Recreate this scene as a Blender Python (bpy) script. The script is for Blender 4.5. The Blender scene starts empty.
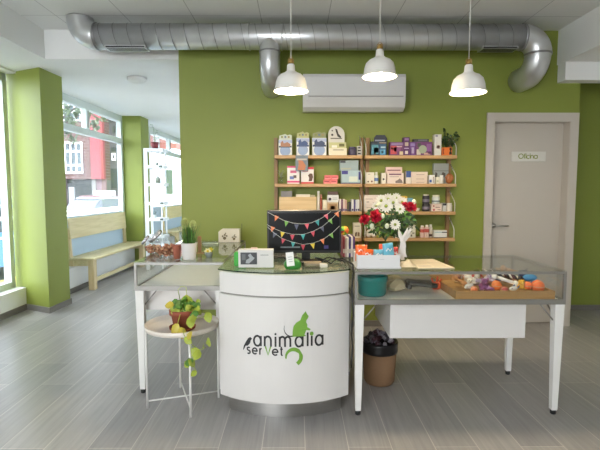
import bpy, math, random
from mathutils import Vector, Matrix
from mathutils.geometry import tessellate_polygon
random.seed(7)
S = bpy.context.scene
COL = S.collection
PI = math.pi

# ------------------------------------------------------------------ camera, world, lights, exposure
F_PX, CAM_H = 455.0, 1.37
PITCH, YAW = math.atan(35/F_PX), math.atan(3/F_PX)
cam = bpy.data.cameras.new('camera'); cam.sensor_width = 36; cam.lens = 36*F_PX/600
cam.clip_start = 0.05; cam.clip_end = 300
camo = bpy.data.objects.new('camera', cam); COL.objects.link(camo)
camo.location = (0, 0, CAM_H); camo.rotation_euler = (PI/2-PITCH, 0, -YAW)
S.camera = camo
S.view_settings.view_transform = 'Standard'; S.view_settings.look = 'None'
S.view_settings.exposure = 0.76; S.view_settings.gamma = 1.0; S.view_settings.use_curve_mapping = False
S.cycles.use_denoising = True
S.cycles.max_bounces = 10; S.cycles.diffuse_bounces = 5; S.cycles.transparent_max_bounces = 24
S.cycles.sample_clamp_indirect = 6; S.cycles.caustics_reflective = False; S.cycles.caustics_refractive = False

w = bpy.data.worlds.new('overcast_sky'); S.world = w; w.use_nodes = True
bg = w.node_tree.nodes['Background']; bg.inputs[0].default_value = (0.84, 0.92, 1.0, 1); bg.inputs[1].default_value = 6.2

def area(name, loc, rot, sx, sy, power, color):
    l = bpy.data.lights.new(name, 'AREA'); l.shape = 'RECTANGLE'; l.size = sx; l.size_y = sy
    l.energy = power; l.color = color
    o = bpy.data.objects.new(name, l); COL.objects.link(o); o.location = loc; o.rotation_euler = rot
    return o
# added fill lamp standing for daylight from an assumed shopfront behind the camera
area('rear_fill_light', (-2.0, -2.9, 1.7), (PI/2, 0, 0), 2.2, 1.6, 52, (1.0, 0.96, 0.91))

def at(px, py, Y):
    """world x, z of a point of the photograph (600x450 frame) that stands at depth Y"""
    a = (px-300)/F_PX; b = -((py or 240)-225)/F_PX
    fx, fy, fz = a, math.cos(PITCH)+b*math.sin(PITCH), -math.sin(PITCH)+b*math.cos(PITCH)
    c, s = math.cos(-YAW), math.sin(-YAW)
    X, D = fx*c-fy*s, fx*s+fy*c
    return X*Y/D, CAM_H+fz*Y/D

# ------------------------------------------------------------------ materials
def lin(h):
    h = h.lstrip('#'); v = [int(h[i:i+2], 16)/255 for i in (0, 2, 4)]
    return tuple(x/12.92 if x <= .04045 else ((x+.055)/1.055)**2.4 for x in v)
MATS = {}
def mat(name, col, rough=.5, metal=0.0, noise=0.06, scale=12, emit=None, es=1.0, bump=0.0, stretch=None, spec=0.5):
    if name in MATS: return MATS[name]
    m = bpy.data.materials.new(name); m.use_nodes = True; nt = m.node_tree
    p = nt.nodes['Principled BSDF']
    c = lin(col) if isinstance(col, str) else col
    p.inputs['Roughness'].default_value = rough; p.inputs['Metallic'].default_value = metal
    p.inputs['Specular IOR Level'].default_value = spec
    tc = nt.nodes.new('ShaderNodeTexCoord'); n = nt.nodes.new('ShaderNodeTexNoise')
    mp = nt.nodes.new('ShaderNodeMapping'); nt.links.new(tc.outputs['Object'], mp.inputs['Vector'])
    if stretch: mp.inputs['Scale'].default_value = stretch
    nt.links.new(mp.outputs[0], n.inputs['Vector']); n.inputs['Scale'].default_value = scale
    n.inputs['Detail'].default_value = 4
    r = nt.nodes.new('ShaderNodeMapRange'); r.inputs['To Min'].default_value = 1-noise; r.inputs['To Max'].default_value = 1+noise
    nt.links.new(n.outputs['Fac'], r.inputs['Value'])
    mx = nt.nodes.new('ShaderNodeVectorMath'); mx.operation = 'SCALE'; mx.inputs[0].default_value = c
    nt.links.new(r.outputs[0], mx.inputs['Scale']); nt.links.new(mx.outputs[0], p.inputs['Base Color'])
    if bump:
        b = nt.nodes.new('ShaderNodeBump'); b.inputs['Strength'].default_value = bump; b.inputs['Distance'].default_value = .01
        nt.links.new(n.outputs['Fac'], b.inputs['Height']); nt.links.new(b.outputs[0], p.inputs['Normal'])
    if emit:
        p.inputs['Emission Color'].default_value = (*lin(emit), 1); p.inputs['Emission Strength'].default_value = es
    MATS[name] = m; return m
def col(h, rough=.5): return mat('paint_'+h.lstrip('#')+('' if rough == .5 else '_%d' % (rough*100)), h, rough, noise=.04)

def glass(name, tint, f0=0.0):
    m = bpy.data.materials.new(name); m.use_nodes = True; nt = m.node_tree; nt.nodes.clear()
    out = nt.nodes.new('ShaderNodeOutputMaterial'); t = nt.nodes.new('ShaderNodeBsdfTransparent'); t.inputs[0].default_value = (*tint, 1)
    g = nt.nodes.new('ShaderNodeBsdfGlossy'); g.inputs['Roughness'].default_value = .01
    fr = nt.nodes.new('ShaderNodeFresnel'); ge = nt.nodes.new('ShaderNodeNewGeometry'); mr = nt.nodes.new('ShaderNodeMapRange')
    mr.inputs['To Min'].default_value = 1.45; mr.inputs['To Max'].default_value = 1/1.45     # a thin pane: no total reflection at its far face
    nt.links.new(ge.outputs['Backfacing'], mr.inputs['Value']); nt.links.new(mr.outputs[0], fr.inputs['IOR'])
    mx = nt.nodes.new('ShaderNodeMixShader')
    nt.links.new(fr.outputs[0], mx.inputs[0]); nt.links.new(t.outputs[0], mx.inputs[1]); nt.links.new(g.outputs[0], mx.inputs[2])
    nt.links.new(mx.outputs[0], out.inputs[0]); MATS[name] = m; return m
GLASS = glass('clear_glass', (.98, .99, .985)); WGLASS = glass('window_glass', (.98, .99, 1)); JGLASS = glass('jar_glass', (.90, .92, .92))

def wood(name, h, h2, rough=.5, s=(1, 14, 14), scale=3):
    m = bpy.data.materials.new(name); m.use_nodes = True; nt = m.node_tree; p = nt.nodes['Principled BSDF']
    tc = nt.nodes.new('ShaderNodeTexCoord'); mp = nt.nodes.new('ShaderNodeMapping'); mp.inputs['Scale'].default_value = s
    n = nt.nodes.new('ShaderNodeTexNoise'); n.inputs['Scale'].default_value = scale; n.inputs['Detail'].default_value = 6; n.inputs['Distortion'].default_value = .6
    r = nt.nodes.new('ShaderNodeValToRGB'); r.color_ramp.elements[0].color = (*lin(h2), 1); r.color_ramp.elements[1].color = (*lin(h), 1)
    r.color_ramp.elements[0].position = .35; r.color_ramp.elements[1].position = .62
    nt.links.new(tc.outputs['Object'], mp.inputs[0]); nt.links.new(mp.outputs[0], n.inputs[0]); nt.links.new(n.outputs['Fac'], r.inputs[0])
    nt.links.new(r.outputs[0], p.inputs['Base Color']); p.inputs['Roughness'].default_value = rough
    MATS[name] = m; return m

def floor_material():
    m = bpy.data.materials.new('grey_wood_tile'); m.use_nodes = True; nt = m.node_tree; p = nt.nodes['Principled BSDF']; L = nt.links.new
    tc = nt.nodes.new('ShaderNodeTexCoord'); sp = nt.nodes.new('ShaderNodeSeparateXYZ'); L(tc.outputs['Object'], sp.inputs[0])
    ax = nt.nodes.new('ShaderNodeMath'); ax.operation = 'ADD'; ax.inputs[1].default_value = -2.33+12.0; L(sp.outputs['Y'], ax.inputs[0])
    ay = nt.nodes.new('ShaderNodeMath'); ay.operation = 'ADD'; ay.inputs[1].default_value = -.043+.231*20; L(sp.outputs['X'], ay.inputs[0])
    cb = nt.nodes.new('ShaderNodeCombineXYZ'); L(ax.outputs[0], cb.inputs[0]); L(ay.outputs[0], cb.inputs[1])
    b = nt.nodes.new('ShaderNodeTexBrick'); L(cb.outputs[0], b.inputs['Vector'])
    b.offset = .33; b.offset_frequency = 2; b.inputs['Scale'].default_value = 1
    b.inputs['Brick Width'].default_value = 1.2; b.inputs['Row Height'].default_value = .231
    b.inputs['Mortar Size'].default_value = .0022; b.inputs['Mortar Smooth'].default_value = .2
    b.inputs['Color1'].default_value = (*lin('#aaa7a4'), 1); b.inputs['Color2'].default_value = (*lin('#979493'), 1); b.inputs['Mortar'].default_value = (*lin('#c9c4bc'), 1)
    n = nt.nodes.new('ShaderNodeTexNoise'); mp = nt.nodes.new('ShaderNodeMapping'); mp.inputs['Scale'].default_value = (1.2, 22, 1)
    L(cb.outputs[0], mp.inputs[0]); L(mp.outputs[0], n.inputs[0]); n.inputs['Scale'].default_value = 1.6; n.inputs['Detail'].default_value = 8; n.inputs['Distortion'].default_value = 1.0
    r = nt.nodes.new('ShaderNodeMapRange'); r.inputs['To Min'].default_value = .70; r.inputs['To Max'].default_value = 1.26; L(n.outputs['Fac'], r.inputs['Value'])
    mx = nt.nodes.new('ShaderNodeVectorMath'); mx.operation = 'SCALE'; L(b.outputs['Color'], mx.inputs[0]); L(r.outputs[0], mx.inputs['Scale'])
    L(mx.outputs[0], p.inputs['Base Color']); p.inputs['Roughness'].default_value = .33
    return m

def ceiling_tile_material():
    m = bpy.data.materials.new('ceiling_tile'); m.use_nodes = True; nt = m.node_tree; p = nt.nodes['Principled BSDF']; L = nt.links.new
    tc = nt.nodes.new('ShaderNodeTexCoord'); mp = nt.nodes.new('ShaderNodeMapping'); mp.inputs['Location'].default_value = (.32+6, -4.14+12, 0)
    L(tc.outputs['Object'], mp.inputs[0])
    b = nt.nodes.new('ShaderNodeTexBrick'); L(mp.outputs[0], b.inputs['Vector']); b.offset = 0; b.inputs['Scale'].default_value = 1
    b.inputs['Brick Width'].default_value = .6; b.inputs['Row Height'].default_value = 1.2; b.inputs['Mortar Size'].default_value = .003
    b.inputs['Color1'].default_value = (.82, .83, .82, 1); b.inputs['Color2'].default_value = (.80, .81, .80, 1); b.inputs['Mortar'].default_value = (.45, .45, .45, 1)
    L(b.outputs['Color'], p.inputs['Base Color']); p.inputs['Roughness'].default_value = .8
    return m

def brick_material():
    m = bpy.data.materials.new('red_brick'); m.use_nodes = True; nt = m.node_tree; p = nt.nodes['Principled BSDF']; L = nt.links.new
    tc = nt.nodes.new('ShaderNodeTexCoord'); sp = nt.nodes.new('ShaderNodeSeparateXYZ'); L(tc.outputs['Object'], sp.inputs[0])
    cb = nt.nodes.new('ShaderNodeCombineXYZ'); L(sp.outputs['X'], cb.inputs[0]); L(sp.outputs['Z'], cb.inputs[1])
    b = nt.nodes.new('ShaderNodeTexBrick'); L(cb.outputs[0], b.inputs['Vector']); b.inputs['Scale'].default_value = 1
    b.inputs['Brick Width'].default_value = .5; b.inputs['Row Height'].default_value = .2; b.inputs['Mortar Size'].default_value = .02
    b.inputs['Color1'].default_value = (.11, .055, .045, 1); b.inputs['Color2'].default_value = (.09, .043, .035, 1); b.inputs['Mortar'].default_value = (.16, .12, .11, 1)
    L(b.outputs['Color'], p.inputs['Base Color']); p.inputs['Roughness'].default_value = .9
    return m

def foliage_material(name, a, b):
    return mat(name, a, .5, noise=.35, scale=30)

GREEN = mat('lime_wall_paint', (.228, .272, .044), .55, noise=.03, scale=5)
WHITEWALL = mat('white_wall_paint', (.82, .83, .82), .7, noise=.02, scale=4)
WHITE = mat('white_lacquer', (.70, .68, .655), .35, noise=.015)
WHITELEG = mat('white_powder_coat', (.78, .77, .74), .4, noise=.02)
FRAME = mat('window_frame_white', (.62, .68, .64), .4, noise=.02)
STEEL = mat('brushed_steel', (.52, .51, .49), .32, 1.0, noise=.12, scale=6, stretch=(1, 1, 40))
CASE = mat('grey_aluminium_profile', (.30, .29, .27), .4, .6, noise=.05)
GALV = mat('galvanised_steel', (.60, .61, .62), .33, .8, noise=.14, scale=9)
SEAM = mat('duct_seam', (.30, .30, .31), .4, .8)
DARK = mat('black_plastic', '#17181a', .35)
SCREEN = mat('dark_screen', '#0b0c0f', .35, spec=.2)
PINE = wood('pale_pine', '#e2d3a6', '#d6c695', .5, (14, 1, 14), 2)
PINEV = wood('pale_pine_upright', '#dfcb9e', '#d0b98a', .5, (14, 14, 1), 2)
SHELFW = wood('beech_shelf', '#c69f6f', '#b0895a', .45, (1, 14, 14), 2)
TRAYW = wood('tray_wood', '#b98f58', '#a27c4c', .5, (1, 14, 14), 2)
CRATEW = wood('crate_wood', '#dcbf90', '#cfae7e', .55, (1, 10, 10), 2)
TERRA = mat('terracotta', '#8f4a34', .7, noise=.12, scale=20)
SOIL = mat('dark_soil', '#2b2019', .9, noise=.3, scale=60)
LEAF = mat('leaf_green', '#4d7a2c', .45, noise=.3, scale=25); LEAFY = mat('leaf_yellow_green', '#9aa83a', .45, noise=.25, scale=25)
LEAFD = mat('leaf_dark_green', '#28431c', .5, noise=.3, scale=25)
CREAM = mat('cream_panel', (.82, .79, .74), .5, noise=.04, scale=3)
BASE = mat('grey_tile_skirting', '#77736f', .4, noise=.12, scale=6, stretch=(1, 1, 8))

# ------------------------------------------------------------------ mesh builder
class B:
    def __init__(s, xf=None): s.v = []; s.f = []; s.m = []; s.sm = []; s.mats = []; s.xf = xf
    def mi(s, m):
        if m not in s.mats: s.mats.append(m)
        return s.mats.index(m)
    def add(s, vs, fs, m, smooth=False):
        o = len(s.v); s.v += [tuple(v) for v in vs]; i = s.mi(m)
        for f in fs: s.f.append([o+k for k in f]); s.m.append(i); s.sm.append(smooth)
        return s
    def box(s, x0, x1, y0, y1, z0, z1, m, M=None):
        if x0 > x1: x0, x1 = x1, x0
        if y0 > y1: y0, y1 = y1, y0
        if z0 > z1: z0, z1 = z1, z0
        vs = [Vector(p) for p in ((x0,y0,z0),(x1,y0,z0),(x1,y1,z0),(x0,y1,z0),(x0,y0,z1),(x1,y0,z1),(x1,y1,z1),(x0,y1,z1))]
        if M: vs = [M @ v for v in vs]
        return s.add(vs, [(0,3,2,1),(4,5,6,7),(0,1,5,4),(1,2,6,5),(2,3,7,6),(3,0,4,7)], m)
    def bev(s, x0, x1, y0, y1, z0, z1, r, m, M=None):
        """box with its vertical and horizontal edges chamfered"""
        r = min(r, (x1-x0)/2.01, (y1-y0)/2.01, (z1-z0)/2.01)
        rings = []
        for (z, d) in ((z0, r), (z0+r, 0), (z1-r, 0), (z1, r)):
            a0, a1, b0, b1 = x0+d, x1-d, y0+d, y1-d; c = r*.6 if d == 0 else r*.3
            rings.append([(a0+c,b0,z),(a1-c,b0,z),(a1,b0+c,z),(a1,b1-c,z),(a1-c,b1,z),(a0+c,b1,z),(a0,b1-c,z),(a0,b0+c,z)])
        vs = [Vector(p) for q in rings for p in q]
        if M: vs = [M @ v for v in vs]
        fs = [tuple(reversed(range(8))), tuple(range(24, 32))]
        for k in range(3):
            for i in range(8): j = (i+1) % 8; fs.append((k*8+i, k*8+j, k*8+8+j, k*8+8+i))
        return s.add(vs, fs, m)
    def tube(s, pts, r, m, n=8, cap=True, flat=None):
        pts = [Vector(p) for p in pts]; rs = r if isinstance(r, (list, tuple)) else [r]*len(pts)
        vs = []; prev = None
        for i, p in enumerate(pts):
            d = (pts[min(i+1, len(pts)-1)]-pts[max(i-1, 0)])
            d = d.normalized() if d.length > 1e-9 else Vector((0,0,1))
            if prev is None:
                a = Vector((0,0,1)) if abs(d.z) < .9 else Vector((1,0,0)); u = d.cross(a).normalized()
            else: u = (prev-d*prev.dot(d)).normalized()
            prev = u; w_ = d.cross(u)
            for k in range(n):
                t = 2*PI*k/n; vs.append(p+(u*math.cos(t)+w_*math.sin(t))*rs[i])
        fs = []
        for i in range(len(pts)-1):
            for k in range(n): j = (k+1) % n; fs.append((i*n+k, i*n+j, (i+1)*n+j, (i+1)*n+k))
        if cap: fs += [tuple(reversed(range(n))), tuple(range((len(pts)-1)*n, len(pts)*n))]
        return s.add(vs, fs, m, True)
    def lathe(s, prof, c, m, n=24, M=None, sx=1, sy=1):
        c = Vector(c); vs = []
        for (r, z) in prof:
            for k in range(n):
                t = 2*PI*k/n; v = Vector((r*math.cos(t)*sx, r*math.sin(t)*sy, z))
                vs.append((M @ v if M else v)+c)
        fs = []
        for i in range(len(prof)-1):
            for k in range(n): j = (k+1) % n; fs.append((i*n+k, i*n+j, (i+1)*n+j, (i+1)*n+k))
        if prof[0][0] > 1e-4 and prof[0] != prof[-1]: fs.append(tuple(reversed(range(n))))
        if prof[-1][0] > 1e-4 and prof[0] != prof[-1]: fs.append(tuple(range((len(prof)-1)*n, len(prof)*n)))
        return s.add(vs, fs, m, True)
    def ball(s, c, r, m, n=12, M=None, wob=0):
        rx, ry, rz = r if isinstance(r, (tuple, list)) else (r, r, r)
        vs = []; fs = []; c = Vector(c); h = n//2
        for i in range(h+1):
            p = PI*i/h
            for k in range(n):
                t = 2*PI*k/n; q = 1+wob*math.sin(3*t+5*p)*math.sin(p)
                v = Vector((rx*math.sin(p)*math.cos(t)*q, ry*math.sin(p)*math.sin(t)*q, rz*math.cos(p)))
                vs.append((M @ v if M else v)+c)
        for i in range(h):
            for k in range(n): j = (k+1) % n; fs.append((i*n+k, (i+1)*n+k, (i+1)*n+j, i*n+j))
        return s.add(vs, fs, m, True)
    def prism(s, poly, fn, d, m):
        """poly in (u, v); fn(u, v, h) gives the point; extruded from h=0 to h=d"""
        n = len(poly); vs = [Vector(fn(u, v, 0)) for u, v in poly]+[Vector(fn(u, v, d)) for u, v in poly]
        tri = tessellate_polygon([[Vector((u, v, 0)) for u, v in poly]])
        fs = [tuple(t) for t in tri]+[tuple(n+k for k in reversed(t)) for t in tri]
        fs += [(i, (i+1) % n, n+(i+1) % n, n+i) for i in range(n)]
        return s.add(vs, fs, m)
    def ribbon(s, pl, wd, fn, d, m, closed=False):
        n = len(pl); L_ = []; R_ = []; ws = wd if isinstance(wd, (list, tuple)) else [wd]*n
        for i in range(n):
            a = pl[(i-1) % n] if closed else pl[max(i-1, 0)]; b = pl[(i+1) % n] if closed else pl[min(i+1, n-1)]
            dx, dy = b[0]-a[0], b[1]-a[1]; q = math.hypot(dx, dy) or 1; nx, ny = -dy/q*ws[i]/2, dx/q*ws[i]/2
            L_.append((pl[i][0]+nx, pl[i][1]+ny)); R_.append((pl[i][0]-nx, pl[i][1]-ny))
        vs = [Vector(fn(u, v, h)) for h in (0, d) for u, v in L_]+[Vector(fn(u, v, h)) for h in (0, d) for u, v in R_]
        fs = []
        rng = range(n if closed else n-1)
        for i in rng:
            j = (i+1) % n
            fs += [(n+i, n+j, 3*n+j, 3*n+i), (i, j, n+j, n+i), (2*n+i, 3*n+i, 3*n+j, 2*n+j), (i, 2*n+i, 2*n+j, j)]
        return s.add(vs, fs, m)
    def make(s, name, parent=None):
        me = bpy.data.meshes.new(name)
        vs = [Vector(v) for v in s.v]
        if s.xf: vs = [s.xf @ v for v in vs]
        o = bpy.data.objects.new(name, me); COL.objects.link(o)
        if parent:
            o.parent = parent; base = parent; off = Vector((0,0,0))
            while base: off += base.location; base = base.parent
            vs = [v-off for v in vs]
        else:
            lo = Vector((min(v.x for v in vs), min(v.y for v in vs), min(v.z for v in vs))); hi = Vector((max(v.x for v in vs), max(v.y for v in vs), 0))
            if s.recenter: off = Vector(((lo.x+hi.x)/2, (lo.y+hi.y)/2, lo.z)); vs = [v-off for v in vs]; o.location = off
        me.from_pydata([tuple(v) for v in vs], [], s.f)
        for m in s.mats: me.materials.append(m)
        for p, i, sm in zip(me.polygons, s.m, s.sm): p.material_index = i; p.use_smooth = sm
        me.update()
        return o
    recenter = True

def tag(o, label, cat, group=None, kind=None):
    if label: o['label'] = label
    if cat: o['category'] = cat
    if group: o['group'] = group
    if kind: o['kind'] = kind
    return o
def empty(name, loc, label, cat, group=None):
    o = bpy.data.objects.new(name, None); COL.objects.link(o); o.location = loc; o.empty_display_size = .1
    return tag(o, label, cat, group)
def struct(name, b, label=None):
    b.recenter = False
    o = b.make(name); o['kind'] = 'structure'; o['category'] = name.split('_')[0]
    if label: o['label'] = label
    return o
def Rz(a, c): return Matrix.Translation(c) @ Matrix.Rotation(a, 4, 'Z') @ Matrix.Translation(-Vector(c))
def arc(cx, cy, r, a0, a1, n=14, ry=None):
    ry = ry or r
    return [(cx+r*math.cos(math.radians(a0+(a1-a0)*i/n)), cy+ry*math.sin(math.radians(a0+(a1-a0)*i/n))) for i in range(n+1)]

# ------------------------------------------------------------------ lettering
def glyph(ch):
    c = ch
    if c == 'a': return [arc(.5,.5,.5,0,360,24), [(1,0),(1,1)]], 1.0
    if c == 'n': return [[(0,0),(0,1)], arc(.4,.6,.4,180,0,12)+[(.8,0)]], .8
    if c == 'm': return [[(0,0),(0,1)], arc(.31,.69,.31,180,0,10)+[(.62,0)], arc(.93,.69,.31,180,0,10)+[(1.24,0)]], 1.24
    if c == 'i': return [[(0,0),(0,1)]], 0.0
    if c == 'l': return [[(0,0),(0,1.36)]], 0.0
    if c == 's': return [arc(.3,.75,.25,40,270,10,.24)+arc(.3,.25,.26,90,-140,10,.25)], .6
    if c == 'e': return [[(.03,.5),(.95,.5)]+arc(.5,.5,.47,0,315,20)], .95
    if c == 'r': return [[(0,0),(0,1)], arc(.4,.6,.38,180,80,8)], .42
    if c == 'V': return [[(0,1.35),(.42,0),(.84,1.35)]], .84
    if c == 't': return [[(.2,1.4),(.2,.2),(.3,.04),(.45,0)], [(0,1),(.45,1)]], .45
    if c == 'O': return [arc(.72,.7,.7,0,360,28)], 1.44
    if c == 'f': return [[(.15,0),(.15,1.1)]+arc(.4,1.15,.25,180,80,6), [(0,1),(.4,1)]], .42
    if c == 'c': return [arc(.5,.5,.5,50,310,18)], .85
    return [], .5
def dot(b, u, v, r, fn, d, m): b.prism(arc(u, v, r, 0, 345, 14), fn, d, m)
def write(b, text, u, v, xh, th, fn, d, m, gap=.28, widths=None, green_v=None, dotm=None):
    for k, ch in enumerate(text):
        st, wd = glyph(ch)
        sxx = 1.0
        for pl in st:
            b.ribbon([(u+x*xh*sxx, v+y*xh) for x, y in pl], th, fn, d, green_v if (ch == 'V' and green_v) else m)
        if ch == 'i': dot(b, u, v+xh*1.33, th*.72, fn, d, m)
        u += (wd+gap)*xh
    return u

# ================================================================== THE SETTING
b = B(); b.box(-3.6, 3.75, -3.1, 13.2, -.12, 0, floor_material()); struct('floor', b, 'grey wood-look tile floor with pale grout lines')
CT = ceiling_tile_material()
b = B(); b.box(-2.43, 2.52, -3.0, 4.5, 2.9, 3.0, CT); struct('ceiling', b, 'pale grey tiled main ceiling')
b = B(); b.box(-3.5, -1.14, 4.62, 13.0, 2.68, 2.8, WHITEWALL); b.box(-3.5, -2.5, -3.0, 4.63, 2.68, 2.8, WHITEWALL)
struct('ceiling_left', b, 'lower white ceiling over the window bay')
b = B(); b.box(2.52, 3.75, -3.0, 5.2, 2.575, 3.0, WHITEWALL); struct('ceiling_right', b, 'dropped white ceiling box along the right side')
b = B(); b.box(-2.52, -2.42, -3.0, 4.62, 2.625, 3.0, WHITEWALL); struct('trim_1', b, 'white beam face running along the left side')
b = B(); b.box(-2.42, -1.14, 4.5, 4.62, 2.625, 3.0, WHITEWALL); struct('trim_2', b, 'white beam above the passage to the window bay')
b = B(); b.box(2.53, 3.62, 4.37, 4.5, 2.405, 2.575, WHITEWALL); struct('trim_3', b, 'white cross beam above the office door\'s right side')
# main green wall with the door opening (leaf 1.92 .. 2.69)
b = B()
b.box(-1.14, 1.915, 4.5, 4.66, 0, 3.0, GREEN); b.box(1.915, 2.69, 4.5, 4.66, 2.045, 3.0, GREEN); b.box(2.69, 2.757, 4.5, 5.1, 0, 3.0, GREEN)
b.box(-1.14, -1.0, 4.66, 13.0, 0, 2.8, WHITEWALL)  # unseen passage side, coloured white to bounce light into the bay
struct('wall_back', b, 'lime green main wall behind the counters')
b = B(); b.box(2.757, 3.75, 5.1, 5.2, 0, 3.0, GREEN); struct('wall_recess', b, 'lime green recessed wall right of the office door')
b = B(); b.box(3.62, 3.75, -3.1, 5.1, 0, 3.0, WHITEWALL); struct('wall_right', b)
b = B(); b.box(-1.9, 3.75, 4.9, 5.0, 0, .01, WHITEWALL)
b = B(); b.box(1.9, 2.7, 4.66, 4.70, 0, 2.1, WHITEWALL); struct('wall_behind_door', b)
b = B(); b.box(-3.06, -1.0, 12.75, 12.9, 0, 2.8, GREEN); struct('wall_far', b, 'green end wall of the window bay')
# unseen wall behind the camera: assumed shopfront, opening narrowed to cut light
b = B(); b.box(-3.6, 3.75, -3.1, -2.96, 0, .4, WHITEWALL); b.box(-3.2, -.8, -3.1, -2.96, .4, .9, WHITEWALL); b.box(-3.6, 3.75, -3.1, -2.96, 2.8, 3.0, WHITEWALL)
b.box(-3.6, -3.2, -3.1, -2.96, .4, 2.8, WHITEWALL); b.box(-.8, 3.75, -3.1, -2.96, .4, 2.8, WHITEWALL); struct('wall_rear', b)
b = B(); b.box(-1.14, 1.855, 4.485, 4.5, 0, .06, BASE); struct('baseboard_back', b)
b = B(); b.box(2.76, 3.62, 5.085, 5.1, 0, .06, BASE); struct('baseboard_right', b)

# --- window bay: everything in this block is turned a little about the first pillar
XF = Matrix.Translation((-3.12, 5, 0)) @ Matrix.Rotation(-math.radians(1.5), 4, 'Z') @ Matrix.Translation((3.12, -5, 0))
b = B(XF); b.box(-3.36, -3.12, -3.0, 5.2, 0, .255, WHITEWALL); b.box(-3.36, -3.03, 5.44, 8.22, 0, .33, WHITEWALL); b.box(-3.36, -3.03, 8.62, 12.8, 0, .33, WHITEWALL)
b.box(-3.36, -3.12, -3.0, 5.2, 2.66, 2.8, WHITEWALL)
b.box(-3.36, -3.14, -3.0, 4.6, .255, 2.66, WHITEWALL)  # solid stretch out of view, added to keep window light off the near floor
struct('wall_left', b, 'low white wall under the street windows')
b = B(XF); b.box(-3.12, -3.105, -3.0, 5.2, 0, .065, BASE); b.box(-3.03, -3.015, 5.45, 8.22, 0, .065, BASE); b.box(-3.03, -3.015, 8.62, 12.7, 0, .065, BASE)
b.prism([(-3.119,5.165),(-2.745,4.993),(-2.735,5.45),(-3.02,5.45),(-3.02,5.44),(-2.75,5.44),(-2.76,5.012),(-3.119,5.178)], lambda u, v, h: (u, v, h), .065, BASE)
struct('baseboard_left', b)
b = B(XF); b.prism([(-3.28,5.25),(-3.21,5.22),(-2.76,5.012),(-2.75,5.44),(-3.28,5.44)], lambda u, v, h: (u, v, h), 2.69, GREEN)
struct('wall_pillar_near', b, 'near lime green pillar between the street windows')
b = B(XF); b.box(-3.28, -2.86, 8.22, 8.62, 0, 2.69, GREEN); struct('wall_pillar_far', b, 'far lime green pillar behind the white shelf stand')

FILM = bpy.data.materials.new('frosted_film'); FILM.use_nodes = True; nt = FILM.node_tree; nt.nodes.clear()
o_ = nt.nodes.new('ShaderNodeOutputMaterial'); d_ = nt.nodes.new('ShaderNodeBsdfDiffuse'); t_ = nt.nodes.new('ShaderNodeBsdfTranslucent'); x_ = nt.nodes.new('ShaderNodeMixShader')
d_.inputs[0].default_value = (.40, .44, .45, 1); t_.inputs[0].default_value = (.52, .60, .64, 1); x_.inputs[0].default_value = .42
nt.links.new(d_.outputs[0], x_.inputs[1]); nt.links.new(t_.outputs[0], x_.inputs[2]); nt.links.new(x_.outputs[0], o_.inputs[0])
MATS['frosted_film'] = FILM

def window(name, y0, y1, z0, muls, label, film=True, transom=(2.19, 2.28), dx=0.0):
    XF = globals()['XF'] @ Matrix.Translation((dx, 0, 0))
    o = tag(empty(name, (-3.22, (y0+y1)/2, z0), label, 'window'), None, None, None, 'structure')
    f = B(XF); X0, X1 = -3.27, -3.19
    f.box(X0, X1, y0, y1, z0, z0+.07, FRAME); f.box(X0, X1, y0, y1, 2.575, 2.69, FRAME)
    f.box(X0, X1, y0, y0+.07, z0, 2.66, FRAME); f.box(X0, X1, y1-.07, y1, z0, 2.66, FRAME)
    if transom: f.box(X0, X1+.005, y0, y1, transom[0], transom[1], FRAME)
    for ym in muls:
        f.box(X0, X1+.003, ym-.045, ym+.045, transom[1] if transom else z0, 2.6, FRAME)
        f.box(X1, X1+.012, ym-.006, ym+.006, (transom[1] if transom else z0)+.02, 2.55, SEAM)
    f.make('window_frame', o)
    g = B(XF); g.box(-3.235, -3.225, y0+.07, y1-.07, z0+.07, 2.575, WGLASS); g.make('window_pane', o)
    if film:
        g = B(XF); g.box(-3.222, -3.220, y0+.07, y1-.07, z0+.07, 1.0, FILM); g.make('frosted_film', o)
    return o
window('window_1', 4.6, 5.2, .255, [], 'near street window beside the green pillar', False, None, -.06)
window('window_2', 5.44, 8.22, .33, [6.95], 'white framed street window above the pine bench')
window('window_3', 8.62, 12.75, .33, [9.6, 11.0], 'far street window behind the white shelf stand')

# --- door
D = tag(empty('door_1', (2.3, 4.55, 0), 'white office door with a lever handle and a name plate', 'door'), None, None, None, 'structure')
DW = mat('door_white', (.53, .49, .435), .45, noise=.015)
b = B(); b.box(1.93, 2.675, 4.60, 4.64, .005, 2.035, DW); b.make('door_leaf', D)
b = B()
b.box(1.853, 1.93, 4.482, 4.5, 0, 2.12, DW); b.box(2.675, 2.752, 4.482, 4.5, 0, 2.12, DW); b.box(1.93, 2.675, 4.482, 4.5, 2.04, 2.12, DW)
b.box(1.915, 1.935, 4.49, 4.655, 0, 2.045, DW); b.box(2.67, 2.69, 4.49, 4.655, 0, 2.045, DW); b.box(1.93, 2.675, 4.49, 4.655, 2.035, 2.055, DW)
b.make('door_casing', D)
hx, hz = at(493.5, 225.5, 4.6)
b = B(); b.lathe([(.0,0),(.026,0),(.026,.012),(0,.012)], (hx, 4.60, hz), STEEL, 16, Matrix.Rotation(PI/2, 4, 'X').to_3x3())
b.tube([(hx, 4.59, hz), (hx, 4.545, hz), (hx+.02, 4.535, hz), (hx+.125, 4.54, hz)], .009, STEEL); b.make('door_handle', D)
sx0, sz0 = at(512, 161.5, 4.58); sx1, sz1 = at(546.5, 151.5, 4.58)
b = B(); b.bev(sx0, sx1, 4.588, 4.599, sz0, sz1, .003, mat('sign_white', (.66, .65, .60), .4)); sp_ = b.make('name_plate', D); sp_['label'] = 'white name plate reading Oficina in green'
b = B(); OLIVE = mat('olive_lettering', '#7d8a35', .5)
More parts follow.
